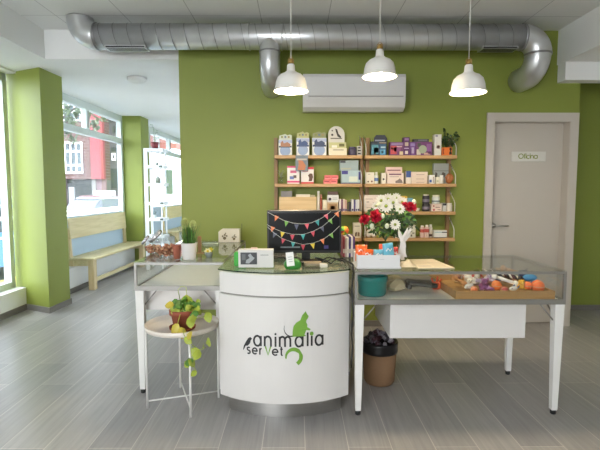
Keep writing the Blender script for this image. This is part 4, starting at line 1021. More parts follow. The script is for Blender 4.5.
fish(tx(516, 2.76), 2.77, TZ+.035, .08, '#d8d4cc', '#3c5a88', 'white and blue fish toy at the front, left of the yellow plush', .2, .1)
fish(tx(492, 2.76), 2.77, TZ+.03, .08, '#8f5c86', '#d0a0b8', 'small mauve fish toy at the front, left of the middle orange ball', 2.9, 0)
rope(tx(541, 2.80), 2.90, TZ+.05, .13, '#3a6aa0', '#2a4a78', 'blue rope toy at the right end of the wooden tray', 1.4, .1)
toy_ball(tx(476, 2.75), 2.755, TZ+.028, .024, '#c96a3a', 'rust-coloured ball at the tray\'s front, beside the cream dog')
toy_ball(tx(507, 2.75), 2.76, TZ+.028, .024, '#b54a4a', 'small red ball at the front below the white bone')
for k, (px, y, c, nm) in enumerate(((459, 3.14, '#a08468', 'brown'), (473, 3.14, '#8a5a5a', 'dusty red'), (487, 3.14, '#b5a080', 'straw-coloured'), (501, 3.14, '#6a7a8c', 'slate grey'), (511, 3.02, '#b8845a', 'caramel'), (497, 2.98, '#d8d2c8', 'off-white'))):
    toy_ball(tx(px, y), y, TZ+.05, .036, c, '%s ball low in the back of the wooden tray' % nm)

# --- waste basket
wx, wy = at(381, 0, 3.17)[0], 3.17
o = empty('waste_basket', (wx, wy, 0), 'brown waste basket with a black liner under the right case', 'basket')
b = B(); BR = mat('brown_fibre', '#8a6a4c', .8, noise=.2, scale=60, stretch=(1, 1, 12)); b.lathe([(0, 0), (.098, 0), (.108, .02), (.122, .26), (.118, .26), (.105, .03), (0, .02)], (wx, wy, 0), BR, 32); b.make('basket_body', o)
b = B(); BK = mat('black_liner', '#1c1c1e', .3, noise=.2); b.lathe([(.118, .222), (.127, .226), (.130, .245), (.127, .275), (.131, .29), (.126, .305), (.116, .30), (.110, .25)], (wx, wy, 0), BK, 32); b.make('liner_bag', o)
rnd = random.Random(8); b = B()
for k in range(60):
    a = rnd.uniform(0, 2*PI); q = .098*math.sqrt(rnd.random()); c = (wx-.004+q*math.cos(a), wy+q*math.sin(a), .285+.06*(1-(q/.1)**2)+rnd.uniform(0, .02)); r = rnd.uniform(.012, .024)
    cc = ['#5b5660', '#7a7480', '#42252f', '#38343a', '#8d8890'][k % 5]; n = 7; vs = []; fs = []
    for i in range(5):
        p = PI*i/4
        for j in range(n): t = 2*PI*j/n; qq = rnd.uniform(.6, 1.25); vs.append((c[0]+r*math.sin(p)*math.cos(t)*qq, c[1]+r*math.sin(p)*math.sin(t)*qq, c[2]+r*math.cos(p)*qq))
    for i in range(4):
        for j in range(n): fs.append((i*n+j, i*n+(j+1) % n, (i+1)*n+(j+1) % n, (i+1)*n+j))
    b.add(vs, fs, mat('scrap_'+cc.lstrip('#'), cc, .4, noise=.2))
s_ = b.make('crumpled_rubbish', o); s_['kind'] = 'stuff'

# ================================================================== WALL SHELVES
YS = 4.29
def shelf_unit(px0, px1, ups, brk, label):
    o = empty('wall_shelf_unit', ((at(px0,0,YS)[0]+at(px1,0,YS)[0])/2, 4.4, .6), label, 'shelf unit', 'wooden wall shelf units')
    for pu in ups:
        x = at(pu, 200, 4.47)[0]; b = B(); b.box(x-.017, x+.017, 4.46, 4.5, .30, 1.875, PINEU); b.make('upright', o)
    x0, x1 = at(px0, 0, YS)[0], at(px1, 0, YS)[0]
    for z in SHZ:
        b = B(); b.bev(x0, x1, YS, 4.46, z-.031, z, .003, SHELFW); sh = b.make('shelf_board', o)
        for xb in brk:
            xx = at(xb, 0, YS)[0]; b = B(); b.tube([(xx, YS+.012, z-.02), (xx, YS+.012, z+.075), (xx, YS+.03, z+.10), (xx, 4.455, z+.19)], .0045, WIRE, 6); b.make('bracket', sh)
PINEU = wood('beech_upright', '#9c7a52', '#87673f', .5, (14, 14, 1), 2)
WIRE = mat('white_wire', (.6, .6, .55), .4)
SHZ = [at(300, py, YS)[1] for py in (155.2, 183.7, 211.6, 238.2)]
shelf_unit(275, 361.5, (276, 361), (361,), 'left wooden wall shelf unit, behind the monitor')
shelf_unit(364.2, 455, (367, 448), (365.2, 454.3), 'right wooden wall shelf unit, beside the office door')

GS = ['goods on the left unit\'s top shelf', 'goods on the left unit\'s second shelf', 'goods on the left unit\'s third shelf', 'goods on the left unit\'s lowest shelf',
      'goods on the right unit\'s top shelf', 'goods on the right unit\'s second shelf', 'goods on the right unit\'s third shelf', 'goods on the right unit\'s lowest shelf']
def carton(k, px0, px1, pt, c, label, marks=(), Y=4.32, dp=.07, zb=None, header=None, cat='box', name='carton', pb=None):
    """k: shelf index 0-7; marks: (u0, v0, u1, v1, colour) or ('disc', u, v, r, colour) in the unit square of its front"""
    x0, z1 = at(px0, pt, Y); x1, _ = at(px1, pt, Y); z0 = (SHZ[k % 4]+.0005) if zb is None else zb
    b = B(); b.bev(x0, x1, Y, Y+dp, z0, z1, .0015, col(c)); W_, H_ = x1-x0, z1-z0
    for m_ in marks:
        if m_[0] == 'disc':
            _, u, v, r, cc = m_; b.prism(arc(x0+u*W_, z0+v*H_, r*W_, 0, 342, 16), lambda p, q, h: (p, Y-.0006-h, q), .0008, col(cc))
        elif m_[0] == 'poly':
            b.prism([(x0+u*W_, z0+v*H_) for u, v in m_[1]], lambda p, q, h: (p, Y-.0012-h, q), .0008, col(m_[2]))
        else:
            u0, v0, u1, v1, cc = m_; b.box(x0+u0*W_, x0+u1*W_, Y-.0008, Y, z0+v0*H_, z0+v1*H_, col(cc))
    tag(b.make(name), label, cat, GS[k]); return z1
DOG = [(.2,.1),(.75,.1),(.8,.3),(.72,.5),(.8,.7),(.65,.85),(.5,.75),(.45,.55),(.25,.45)]
def fold(k, px0, px1, pt, label, band, pic, top):
    x0, z1 = at(px0, pt, 4.33); x1, _ = at(px1, pt, 4.33); z0 = SHZ[k % 4]+.0005; H_ = z1-z0; W_ = x1-x0; b = B()
    b.bev(x0, x1, 4.33, 4.37, z0, z0+H_*.72, .0015, col('#dfe0dc'))
    b.prism([(x0+.004, .70), (x1-.004, .70), (x1-.002, .93), (x1-.02, .97), (x1-.045, .94), ((x0+x1)/2, 1.0), (x0+.03, .95), (x0+.006, .92)], lambda u, v, h: (u, 4.366-h, z0+v*H_), .003, col(top))
    b.prism(arc((x0+x1)/2, z0+.22*H_, .40*W_, 0, 342, 18), lambda p, q, h: (p, 4.3292-h, q), .0008, col('#8fa3c4'))
    b.box(x0, x1, 4.329, 4.330, z0+.56*H_, z0+.70*H_, col('#a9b4cf')); b.box(x0+.004, x1-.004, 4.328, 4.329, z0+.36*H_, z0+.44*H_, col(band))
    b.prism([(x0+W_*u, z0+H_*(.40+v*.3)) for u, v in ((.15,.0),(.85,0),(.9,.4),(.65,.7),(.4,.5),(.3,.9),(.15,.6))], lambda p, q, h: (p, 4.3276-h, q), .0008, col(pic))
    for j in range(3): b.prism(arc(x0+W_*(.25+.25*j), z0+.86*H_, .08*W_, 0, 330, 8), lambda p, q, h: (p, 4.3628-h, q), .0008, col(['#8a8f4a', '#6a7a8c', '#a08a5a'][j]))
    tag(b.make('leaflet_box'), label, 'leaflet box', GS[k])
fold(0, 278.5, 292, 133.5, 'leftmost pale leaflet box on the left unit\'s top shelf', '#3f4c60', '#a8775a', '#c7cdbc')
fold(0, 296.5, 309.3, 131, 'pale blue leaflet box second from left on the top shelf', '#4c5c80', '#3e5588', '#b9b980')
fold(0, 312.3, 326.5, 131, 'pale blue leaflet box left of the arched display', '#3a4a68', '#39496a', '#8f9468')
# arched display
hx0, hz0 = at(328.3, 155, 4.36); hx1, hz1 = at(345, 125.6, 4.36); z0 = SHZ[0]+.0005
o = empty('counter_display', ((hx0+hx1)/2, 4.36, z0), 'cream counter display with an arched white header on the top shelf', 'display box', GS[0])
b = B(); r_ = (hx1-hx0)/2; b.prism([(hx0, z0), (hx1, z0)]+arc((hx0+hx1)/2, hz1-r_, r_, 0, 180, 18), lambda u, v, h: (u, 4.40-h, v), .004, col('#d9d6cc'))
b.prism([((hx0+hx1)/2+u*r_, hz1-r_*1.0+v*r_) for u, v in ((-.15,.7),(.1,.62),(.25,.1),(.6,-.3),(.5,-.45),(.15,-.25),(-.05,.3))], lambda u, v, h: (u, 4.3955-h, v), .0008, col('#3c3a34'))
b.prism(arc((hx0+hx1)/2-r_*.5, hz1-r_*1.05, r_*.14, 0, 330, 10), lambda u, v, h: (u, 4.3955-h, v), .0008, col('#3c3a34')); b.prism(arc((hx0+hx1)/2-r_*.5, hz1-r_*.55, r_*.09, 0, 330, 10), lambda u, v, h: (u, 4.3955-h, v), .0008, col('#3c3a34'))
b.box(hx0+r_*.3, hx1-r_*.3, 4.395, 4.396, hz1-r_*1.55, hz1-r_*1.42, col('#6d6a60')); b.make('arched_header', o)
b = B(); ex0, ez = at(328.8, 142, 4.32); ex1, _ = at(347, 142, 4.32); H_ = ez-z0; b.bev(ex0, ex1, 4.32, 4.39, z0, z0+H_*.55, .002, col('#e3dcc4')); b.box(ex0+.004, ex1-.004, 4.35, 4.39, z0+H_*.55, z0+H_, col('#c6c48e'))
b.box(ex0+.04, ex0+.14, 4.3192, 4.32, z0+H_*.38, z0+H_*.44, col('#8a7c5a')); b.box(ex0+.03, ex0+.08, 4.3492, 4.35, z0+H_*.6, z0+H_*.78, col('#ece7d8')); b.box(ex0+.10, ex0+.15, 4.3492, 4.35, z0+H_*.68, z0+H_*.9, col('#6a6a3c')); b.make('product_tray', o)
def jarl(k, px, pt, r, c, label, cap=None, caph=.2, Y=4.34, cat='jar', name='jar', zb=None, marks=None, neck=1.0):
    x, z1 = at(px, pt, Y); z0 = (SHZ[k % 4]+.0005) if zb is None else zb; H_ = z1-z0
    o = empty(name, (x, Y, z0), label, cat, GS[k]); b = B()
    hb = H_*(1-caph) if cap else H_
    b.lathe([(0, 0), (r*.93, 0), (r, .004), (r, hb*.86), (r*.9, hb*.95), (r*neck*.8, hb), (0, hb)], (x, Y, z0), col(c), 20)
    if marks: b.lathe([(r*1.01, hb*marks[0]), (r*1.015, hb*(marks[0]+.01)), (r*1.015, hb*marks[1]), (r*1.01, hb*(marks[1]+.01))], (x, Y, z0), col(marks[2]), 20)
    b.make('body', o)
    if cap:
        b = B(); b.lathe([(0, hb), (r*neck*.85, hb), (r*neck*.85, H_*.98), (r*neck*.75, H_), (0, H_)], (x, Y, z0), col(cap), 18); b.make('lid', o)
    return z1
jarl(0, 352.5, 147, .037, '#4c465c', 'dark purple-grey round jar on the left unit\'s top shelf', '#57506a', .12)
carton(0, 357.3, 361.2, 146, '#c9c8c4', 'small black and white patterned pack at the top shelf\'s right end', [(.1,.1,.9,.3,'#3c3c40'),(.1,.42,.9,.6,'#3c3c40'),(.2,.72,.8,.9,'#4a4a50')])
# hanging leaflet
x0, z1 = at(295.5, 155.3, 4.275); x1, z0_ = at(308, 171, 4.275)
b = B(); b.box(x0, x1, 4.276, 4.28, z0_, z1, col('#6c7a84')); b.prism([(x0+.02, z0_+.01), (x1-.03, z0_+.008), (x1-.02, z0_+.05), (x1-.05, z1-.05), (x1-.09, z1-.045), (x0+.03, z0_+.06)], lambda u, v, h: (u, 4.2755-h, v), .001, col('#b5714c'))
b.box(x0+.012, x1-.012, 4.2748, 4.276, z1-.045, z1-.030, col('#b9b3a8')); tag(b.make('hanging_leaflet'), 'blue-grey leaflet with a dog picture hanging from the top shelf edge', 'leaflet')
# second shelf, left unit
o = small_plant('bud_vase', 281, 184, 4.34, .07, .05, JGLASS, 'little glass vase with thin sprigs on the second shelf', mat('grey_sprig', '#9aa08a', .6), 9, .02, .06, .022, GS[1], z=SHZ[1]+.0005)
o['category'] = 'vase'
carton(1, 287.2, 299.5, 166, '#e6dfdb', 'white and pink box with a blue picture, beside the little vase', [(0,.9,1,1,'#cf4a70'),(0,.06,1,.16,'#d84a80'),(.25,.6,.75,.75,'#d86a90'),(.2,.25,.55,.42,'#6a78b4'),(.5,.32,.75,.48,'#6b5a56')])
carton(1, 301, 313.7, 167, '#e8e0dc', 'white and red box with a dog picture on the second shelf', [(0,.86,1,1,'#cc3a44'),(0,0,1,.1,'#d04a48'),(.1,.72,.55,.77,'#b05060'),('poly',[(.6,.15),(.85,.15),(.95,.4),(.9,.6),(.7,.62),(.55,.5),(.65,.35)],'#5e4030')])
for k, (pa, pb, row, nm) in enumerate(((323.3, 330, 0, 'lower left'), (330.2, 337, 0, 'lower right'), (324.3, 331, 1, 'upper left'), (331.2, 338, 1, 'upper right'))):
    zb = SHZ[1]+.0005+row*.0405; zt_ = zb+.0395; x0 = at(pa, 0, 4.32)[0]; x1 = at(pb, 0, 4.32)[0]
    b = B(); b.bev(x0, x1, 4.32, 4.38, zb, zt_, .0015, col('#e07070')); b.box(x0+.008, x1-.012, 4.3192, 4.32, zb+.018, zb+.024, col('#8a2838')); b.box(x0+.004, x1-.004, 4.3194, 4.32, zb+.003, zb+.01, col('#f0a0a0'))
    tag(b.make('carton'), '%s of the four small pink-red boxes on the second shelf' % nm, 'box', GS[1])
zt1 = carton(1, 341.5, 360.5, 170.5, '#a9bfc4', 'lower of two pale blue boxes at the second shelf\'s right end', [(.02,.72,.34,.98,'#3a3a86'),(.9,.3,1,.9,'#3c3a7c'),(.4,.15,.85,.55,'#cfd6c8'),(0,0,1,.08,'#48507c')], dp=.09)
carton(1, 340, 358.5, 160.3, '#93a4a6', 'upper grey-blue box stacked at the second shelf\'s right end', [(.02,.75,.3,.98,'#3c4048'),(.05,.1,.6,.25,'#a8aa94')], dp=.09, zb=zt1+.0005)
# third shelf, left unit
x0, z1 = at(279, 197, 4.31); x1, _ = at(316.5, 197, 4.31); z0 = SHZ[2]+.0005
o = empty('wooden_crate', ((x0+x1)/2, 4.37, z0), 'pale wooden crate on the third shelf behind the monitor', 'crate', GS[2])
b = B(); b.box(x0, x1, 4.31, 4.322, z0, z1, CRATEW); b.box(x0, x1, 4.43, 4.442, z0, z1, CRATEW); b.box(x0, x0+.012, 4.322, 4.43, z0, z1, CRATEW); b.box(x1-.012, x1, 4.322, 4.43, z0, z1, CRATEW); b.box(x0+.012, x1-.012, 4.322, 4.43, z0, z0+.01, CRATEW)
b.box(x0+.003, x1-.003, 4.3085, 4.31, z1-.030, z1-.028, col('#b09468')); b.make('crate_body', o)
carton(2, 281, 292, 191, '#7f7c7c', 'grey book standing in the pale wooden crate', [], 4.35, .03, z0+.0105, cat='book', name='book')
carton(2, 296, 310, 194.3, '#e2d8c0', 'cream book lying forward in the pale wooden crate', [], 4.345, .03, z0+.0105, cat='book', name='book')
carton(2, 310.5, 315, 195, '#b8ae8c', 'small khaki book at the crate\'s right inner end', [], 4.35, .03, z0+.0105, cat='book', name='book')
jarl(2, 318.4, 191, .013, '#e5ddd0', 'slim white bottle right of the wooden crate', '#e9e5dd', .2, cat='bottle', name='bottle', Y=4.325)
jarl(2, 321, 194.5, .011, '#b4624e', 'slim red bottle beside the white one on the third shelf', '#c98a78', .2, cat='bottle', name='bottle', Y=4.35)
carton(2, 322.6, 327, 200, '#ded4bc', 'narrow cream box left of the framed box on the third shelf', [(.2,.1,.8,.3,'#c9bda0')])
zt2 = carton(2, 327.3, 338, 202.2, '#c9b490', 'tan box with a brown picture under the small white box', [(.08,.1,.9,.85,'#a8845a'),(.3,.2,.7,.6,'#c6a070')])
zt3 = carton(2, 327.5, 338.7, 195, '#d9d9d6', 'small white box with a dark dot on the third shelf', [('disc',.22,.42,.13,'#3a3040'),(.45,.55,.9,.62,'#9a9aa0'),(.45,.35,.9,.42,'#9a9aa0')], zb=zt2+.0005)
carton(2, 328, 338, 191.5, '#5b4640', 'thin dark brown box lying on the small white box', [], zb=zt3+.0005)
BK_ = [(339.0,341.2,199,'#ddd2cc','white booklet, first'),(341.2,343,199.5,'#7a4a60','plum booklet, second'),(343,345,199,'#e0cdbc','beige booklet, third'),(345,347,200,'#c9a090','salmon booklet, fourth'),(347.4,349,203,'#5e5a3c','low olive booklet, fifth'),(349,351,202,'#3c3a48','low dark booklet, sixth'),(351.5,353.8,199.5,'#e2e0e0','white booklet, seventh'),(353.8,355.6,199.5,'#5a5088','violet booklet, eighth'),(355.6,357.6,200,'#dcdcde','pale grey booklet, ninth'),(357.6,359.6,199.5,'#e6e2da','ivory booklet, tenth')]
for (a, c_, t_, cc, nm) in BK_:
    carton(2, a+.1, c_-.1, t_, cc, nm+' from the crate side in the third shelf\'s row', [(.1,.05,.9,.22,'#4a3c68')], 4.315, .10, cat='booklet', name='booklet')
# lowest shelf, left unit
carton(3, 353.5, 360.7, 223, '#dcd5c2', 'white tall box with brown animal pictures, left unit\'s lowest shelf', [(.15,.75,.85,.82,'#a09a88'),('poly',[(.2,.1),(.45,.1),(.5,.4),(.25,.35)],'#6d5848'),('poly',[(.55,.1),(.85,.1),(.85,.35),(.6,.4)],'#8a705a')])
carton(3, 297, 330, 226, '#c9c2b4', 'pale box behind the monitor on the left unit\'s lowest shelf', [])
# ---- right unit, top shelf
hdr = (374, 387, 135)
x0, z1 = at(374, 135, 4.38); x1, _ = at(387, 135, 4.38); z0 = SHZ[0]+.0005
b = B(); b.prism([(x0, z0), (x1, z0), (x1, z1-.03), (x1-.02, z1), (x0+.02, z1), (x0, z1-.03)], lambda u, v, h: (u, 4.385-h, v), .006, col('#262c3c')); b.box(x0+.01, x1-.02, 4.3782, 4.379, z1-.058, z1-.045, col('#8d96a8')); b.box(x0+.03, x1-.005, 4.3782, 4.379, z1-.078, z1-.07, col('#a89a84'))
tag(b.make('display_card'), 'dark navy header card behind the blue packs', 'display card', GS[4])
carton(4, 371, 379.3, 141.5, '#284456', 'blue-green pack with a pale picture, leftmost on right top shelf', [(.1,.1,.9,.75,'#3f8292'),(.35,.2,.9,.55,'#8fbcc0'),(.05,.85,.8,.97,'#1c2430'),(.4,.05,.6,.3,'#5a4a3a')], dp=.04)
carton(4, 379.6, 386.2, 144, '#2c5a80', 'smaller blue pack beside the blue-green one', [(.1,.08,.9,.5,'#5aa0c8'),(.2,.65,.9,.78,'#a8c4cc'),(.3,.2,.6,.4,'#d0e0e0')], dp=.04)
carton(4, 390, 403.5, 142, '#6a3a68', 'red and purple printed box on the right unit\'s top shelf', [(.05,.1,.5,.72,'#b8424c'),(.3,.3,.8,.6,'#8a4a7a'),(.1,.76,.95,.94,'#8c74a0'),(.72,.05,.98,.3,'#cdbf96'),(.5,.62,.9,.7,'#c9a0a4'),(.08,.45,.28,.6,'#d88a80')])
carton(4, 403.8, 409.7, 137.2, '#5a2e62', 'tallest purple box on the right unit\'s top shelf', [(.15,.82,.85,.95,'#8d6a98'),(.2,.52,.8,.72,'#b8a896'),(.1,.36,.9,.42,'#b09ac0'),(.25,.08,.75,.25,'#d8ccc4')])
carton(4, 410, 415.6, 142, '#6d4482', 'narrow violet pack right of the tallest purple box', [(.1,.7,.9,.9,'#8c74a8'),(.3,.15,.75,.6,'#a493b4'),(.1,.05,.3,.5,'#4a2a5a')])
carton(4, 416, 432.3, 141.8, '#6c3c6c', 'wide purple box with a grey dog picture, right top shelf', [('disc',.42,.45,.25,'#9aa48c'),(.05,.05,.3,.45,'#c3bcae'),(.65,.3,.95,.85,'#8a5a90'),(.5,.06,.9,.2,'#c09a90'),(.1,.62,.3,.9,'#4a4c48'),(.75,.1,.95,.25,'#5a2a5a')])
carton(4, 413.5, 429, 139, '#45464a', 'dark grey box standing behind the wide purple one', [(.3,.88,.9,.98,'#6a6a74')], 4.395, .04)
carton(4, 428.8, 432.8, 139.5, '#a8ac3a', 'small yellow-green box behind the wide purple one', [], 4.40, .03)
carton(4, 434.8, 441.6, 134.3, '#d6d4cc', 'tall white box with a round face picture by the orange planter', [('disc',.55,.40,.28,'#a88a80'),('disc',.55,.40,.18,'#d0b0a0'),(.1,.88,.45,.97,'#8a8a98')])
x0, z1 = at(442.6, 147.3, 4.31); x1, _ = at(452.3, 147.3, 4.31); z0 = SHZ[0]+.0005
o = empty('potted_plant', ((x0+x1)/2, 4.36, z0), 'dark leafy plant in an orange cube planter on the top shelf', 'potted plant', GS[4])
b = B(); b.bev(x0, x1, 4.31, 4.40, z0, z1, .004, mat('orange_planter', '#d8702a', .45))
b.prism([(x0+.062, z0+.008), (x0+.088, z0+.008), (x0+.085, z0+.03), (x0+.078, z0+.04), (x0+.086, z0+.055), (x0+.082, z0+.07), (x0+.066, z0+.07), (x0+.064, z0+.055), (x0+.072, z0+.042), (x0+.064, z0+.03)], lambda u, v, h: (u, 4.3095-h, v), .001, col('#2a1a14'))
b.prism([(x0+.004, z0+.01), (x0+.018, z0+.012), (x0+.012, z0+.035), (x0+.017, z0+.06), (x0+.004, z0+.065)], lambda u, v, h: (u, 4.3095-h, v), .001, col('#7a2a1a')); b.make('planter', o)
b = B(); rnd = random.Random(21)
for k in range(44):
    px, py = rnd.choice([(446, 130), (444, 138), (449, 137), (455, 141), (452, 143), (447, 143), (443, 141), (457, 134)]); x, z = at(px+rnd.uniform(-2, 2), py+rnd.uniform(-2.5, 2.5), 4.36); y = 4.36+rnd.uniform(-.05, .05)
    b.tube([((x0+x1)/2, 4.355, z1-.002), ((x+(x0+x1)/2)/2, (y+4.355)/2, (z+z1)/2+.01), (x, y, z)], .0015, LEAFD, 4); leaf(b, (x, y, z), (rnd.uniform(-1,1), -.5, rnd.uniform(-.6,.8)), (0,-1,.3), .03, .024, LEAFD)
b.make('foliage', o)
# right unit, second shelf
carton(5, 366.3, 374.3, 172.3, '#ddd6c4', 'white box with small brown animals, leftmost on right second shelf', [('disc',.25,.18,.10,'#4a3a34'),('disc',.7,.2,.12,'#7a5848'),(.2,.8,.5,.86,'#9a9484')])
jarl(5, 376.4, 172, .019, '#d9dccf', 'white and blue bottle beside the animal box', '#dfe0d4', .25, cat='bottle', name='bottle', marks=(.3, .65, '#5a78a8'), neck=.7, Y=4.33)
carton(5, 381.7, 386, 173, '#e3dccb', 'narrow white box with a dark spot, right second shelf', [('disc',.45,.42,.24,'#3a2e2c')])
carton(5, 387.3, 403.8, 173, '#dfcfc4', 'front white-pink box with a dog sketch, right second shelf', [(.1,.82,.85,.94,'#6a3058'),(.15,.62,.7,.68,'#a09488'),('poly',[(.5,.06),(.95,.06),(.9,.3),(.75,.5),(.65,.35),(.5,.25)],'#7c7068')], 4.315, .05)
carton(5, 386, 402.2, 167, '#dcc0b8', 'back pink-white box rising behind the dog sketch box', [(.08,.78,.9,.84,'#6a3048')], 4.375, .05)
carton(5, 406.2, 411, 171, '#e2d9ca', 'narrow box with a blue upper half, right second shelf', [(0,.5,1,1,'#38508c')])
za = carton(5, 411.4, 427.5, 180.6, '#dccab8', 'lowest of three long cream boxes stacked on right second shelf', [(.3,.3,.8,.45,'#b09a8a')])
zb_ = carton(5, 411.4, 427.5, 176.4, '#e0cfbd', 'middle of three long cream boxes stacked on right second shelf', [(.3,.3,.8,.45,'#b09a8a')], zb=za+.0005)
carton(5, 411.4, 427.8, 171.8, '#e2d0c0', 'topmost of three long cream boxes stacked on right second shelf', [(.3,.3,.8,.45,'#b09a8a')], zb=zb_+.0005)
carton(5, 429, 434.8, 175, '#dedcd6', 'small white box with a blue square, right second shelf', [(.1,.15,.5,.45,'#3a5a9c'),(.7,.1,.85,.8,'#a08c80')])
zj = carton(5, 435.8, 439.6, 177, '#d8d4c0', 'small cream carton left of the white jar on right second shelf', [(.2,.3,.8,.5,'#b0b090')], 4.335)
jarl(5, 441.5, 175.2, .019, '#e4e1d6', 'round white jar before the grey box, right second shelf', '#ecebe6', .2, Y=4.33)
carton(5, 434, 448.8, 163.3, '#8e9490', 'tall grey box with animal silhouettes behind the white jar', [(0,.62,1,.65,'#6c706c'),('poly',[(.05,.25),(.2,.25),(.25,.5),(.12,.58)],'#4a463e'),('poly',[(.5,.42),(.7,.3),(.8,.5),(.6,.58)],'#4a463e')], 4.40, .05)
b = blob_bag((at(447.6, 0, 4.36)[0], 4.36, SHZ[1]+.001), (.035, .03, .05), mat('brown_pack', '#a8683c', .35, noise=.3, scale=40), '', 9); tag(b.make('snack_bag'), 'crumpled brown snack bag at the right end of second shelf', 'bag', GS[5])
# right unit, third shelf
carton(6, 364.2, 389, 195, '#ddd0c2', 'widest white box with faint line drawings, right third shelf', [(.05,.74,.35,.77,'#8a6a60'),(.4,.8,.8,.82,'#a09080'),(.1,.55,.2,.6,'#7a6a60'),(.35,.5,.5,.56,'#9a8070'),(.6,.55,.75,.6,'#8a7568'),(.82,.7,.92,.9,'#b49080'),(.1,.2,.3,.24,'#a89488'),(.6,.2,.62,.5,'#a08c80')])
carton(6, 391, 407.3, 196, '#e0d5c4', 'white box with a purple and yellow top band, right third shelf', [(0,.85,.5,1,'#8a4a78'),(.5,.85,1,1,'#d8b03a'),(.2,.3,.8,.36,'#a89880')])
carton(6, 408, 413, 198, '#6aa0b4', 'small light blue box right of the purple-topped box', [])
o = small_plant('flower_cup', 417.5, 211, 4.34, .05, .03, col('#ddd6c4'), 'tiny pale cup with a sprig beside the dark tins', LEAFY, 6, .022, .03, .02, GS[6], z=SHZ[2]+.0005)
zt4 = jarl(6, 426, 203.5, .036, '#2c2a30', 'lower dark tin of a stack of two, right third shelf', None, marks=(.25, .6, '#7a7484'))
jarl(6, 426, 194.5, .033, '#302d34', 'upper dark tin of a stack of two, right third shelf', '#dcd8c8', .12, zb=zt4+.0005, marks=(.2, .55, '#6f6a78'))
zt5 = carton(6, 431.4, 441.8, 203.8, '#dfcdc0', 'pinkish patterned box under the round white tub', [('disc',.25,.2,.10,'#b44048'),(.4,.5,.85,.58,'#6a4a44'),(.15,.6,.3,.8,'#a05a54'),(.6,.2,.9,.28,'#8a6a60')])
jarl(6, 436, 195, .037, '#d6dad4', 'round white tub standing on the pinkish patterned box', '#e4e0c4', .18, zb=zt5+.0005, marks=(.25, .45, '#6d7c80'))
carton(6, 443, 446.4, 203, '#cfd0cc', 'narrow box with a black top at the third shelf\'s right end', [(0,.7,1,.95,'#1e1e26')])
jarl(6, 449.3, 203, .028, '#dbd7cc', 'white round jar at the right end of the third shelf', '#e2ded4', .15)
# right unit, lowest shelf
def figurine(px, Y, s, c, label):
    x = at(px, 0, Y)[0]; z = SHZ[3]+.0005; b = B(); m = col(c)
    b.ball((x, Y, z+.035*s), (.028*s, .022*s, .035*s), m, 12); b.ball((x, Y-.008*s, z+.082*s), (.022*s, .02*s, .02*s), m, 12)
    for q in (-1, 1): b.ball((x+q*.014*s, Y, z+.102*s), (.007*s, .005*s, .014*s), m, 8); b.ball((x+q*.008*s, Y-.026*s, z+.086*s), .003*s, DARK, 6)
    b.ball((x, Y-.028*s, z+.078*s), .004*s, DARK, 6); tag(b.make('figurine'), label, 'figurine', GS[7])
figurine(369, 4.34, 1.1, '#ded9cc', 'small white animal figurine at the lowest shelf\'s left end')
figurine(374, 4.33, 1.0, '#e3dfd2', 'white animal figurine beside the leftmost one, lowest shelf')
jarl(7, 379, 229, .026, '#a9b45c', 'yellow-green jar under the red flowers, lowest shelf', '#d8d8c8', .2)
carton(7, 394, 404, 228, '#d8d0c8', 'pinkish white box behind the bouquet ribbon, lowest shelf', [(.2,.4,.8,.5,'#b0a098')])
carton(7, 410, 415.8, 225, '#cfccbc', 'tall speckled white box left of the spray bottles', [(.1,.7,.5,.85,'#6a6a5a'),(.4,.3,.8,.42,'#8a8a78'),(.15,.1,.4,.25,'#5c5c50')])
jarl(7, 422.3, 225.5, .022, '#dcc0b4', 'pink and white bottle, left of three on the lowest shelf', '#e6e0d4', .14, cat='bottle', name='bottle', marks=(.5, .8, '#c4584e'), neck=.8)
jarl(7, 427, 225, .021, '#dfc5b8', 'pink and white bottle, middle of three on the lowest shelf', '#e8e2d6', .14, cat='bottle', name='bottle', marks=(.5, .8, '#c4584e'), neck=.8, Y=4.33)
jarl(7, 430.7, 224.5, .017, '#ddd6c8', 'white bottle, right of three on the lowest shelf', '#e8e4da', .16, cat='bottle', name='bottle', marks=(.1, .3, '#4a3430'), neck=.8, Y=4.36)
carton(7, 434.2, 447, 230.5, '#dcdcd8', 'low white box with a dark stripe, lowest shelf right', [(.02,.72,.62,.80,'#6aa0a8'),(.6,.68,1,.82,'#1c2430'),(0,0,1,.08,'#50545a')])

# ================================================================== STREET
b = B(); b.box(-60, -3.7, -20, 60, -.5, -.4, mat('asphalt', (.2, .2, .2), .9, noise=.1, scale=3)); tag(b.make('street_ground'), 'pale street surface outside the windows', 'street', None, 'structure')
def ecol(h, f=.24):
    return mat('street_%s_%d' % (h.lstrip('#'), f*100), tuple(v*f for v in lin(h)), .8, noise=.05)
YB = 30.0
def fx(px): return at(px, 0, YB)[0]
def fz(py): return at(0, py, YB)[1]
BRICK = brick_material()
bl = empty('brick_building', (fx(80), YB, -.4), 'brick apartment building with white gridded windows across the street', 'building')
b = B(); b.box(fx(5), fx(93.9), YB, YB+4, fz(179), fz(20), BRICK); b.box(fx(5), fx(62), YB+.2, YB+4, -.4, fz(179), BRICK); b.make('brick_wall', bl)
b = B(); b.box(fx(62), fx(94), YB+1.0, YB+4, -.4, fz(179), ecol('#9a9f9a')); b.box(fx(93), fx(97), YB+.1, YB+.5, -.4, fz(179), ecol('#d8d2cc')); b.make('ground_floor_wall', bl)
b = B(); b.box(fx(71), fx(91.5), YB+.9, YB+1.0, -.4, fz(184), ecol('#5c6660'))
for k in range(8): b.box(fx(71), fx(91.5), YB+.89, YB+.9, -.3+k*.27, -.28+k*.27, ecol('#4a544e'))
b.make('garage_door', bl)
b = B(); b.box(fx(64), fx(69), YB+.9, YB+1.0, -.4, fz(187), col('#e4e6e6')); b.make('entrance_door', bl)
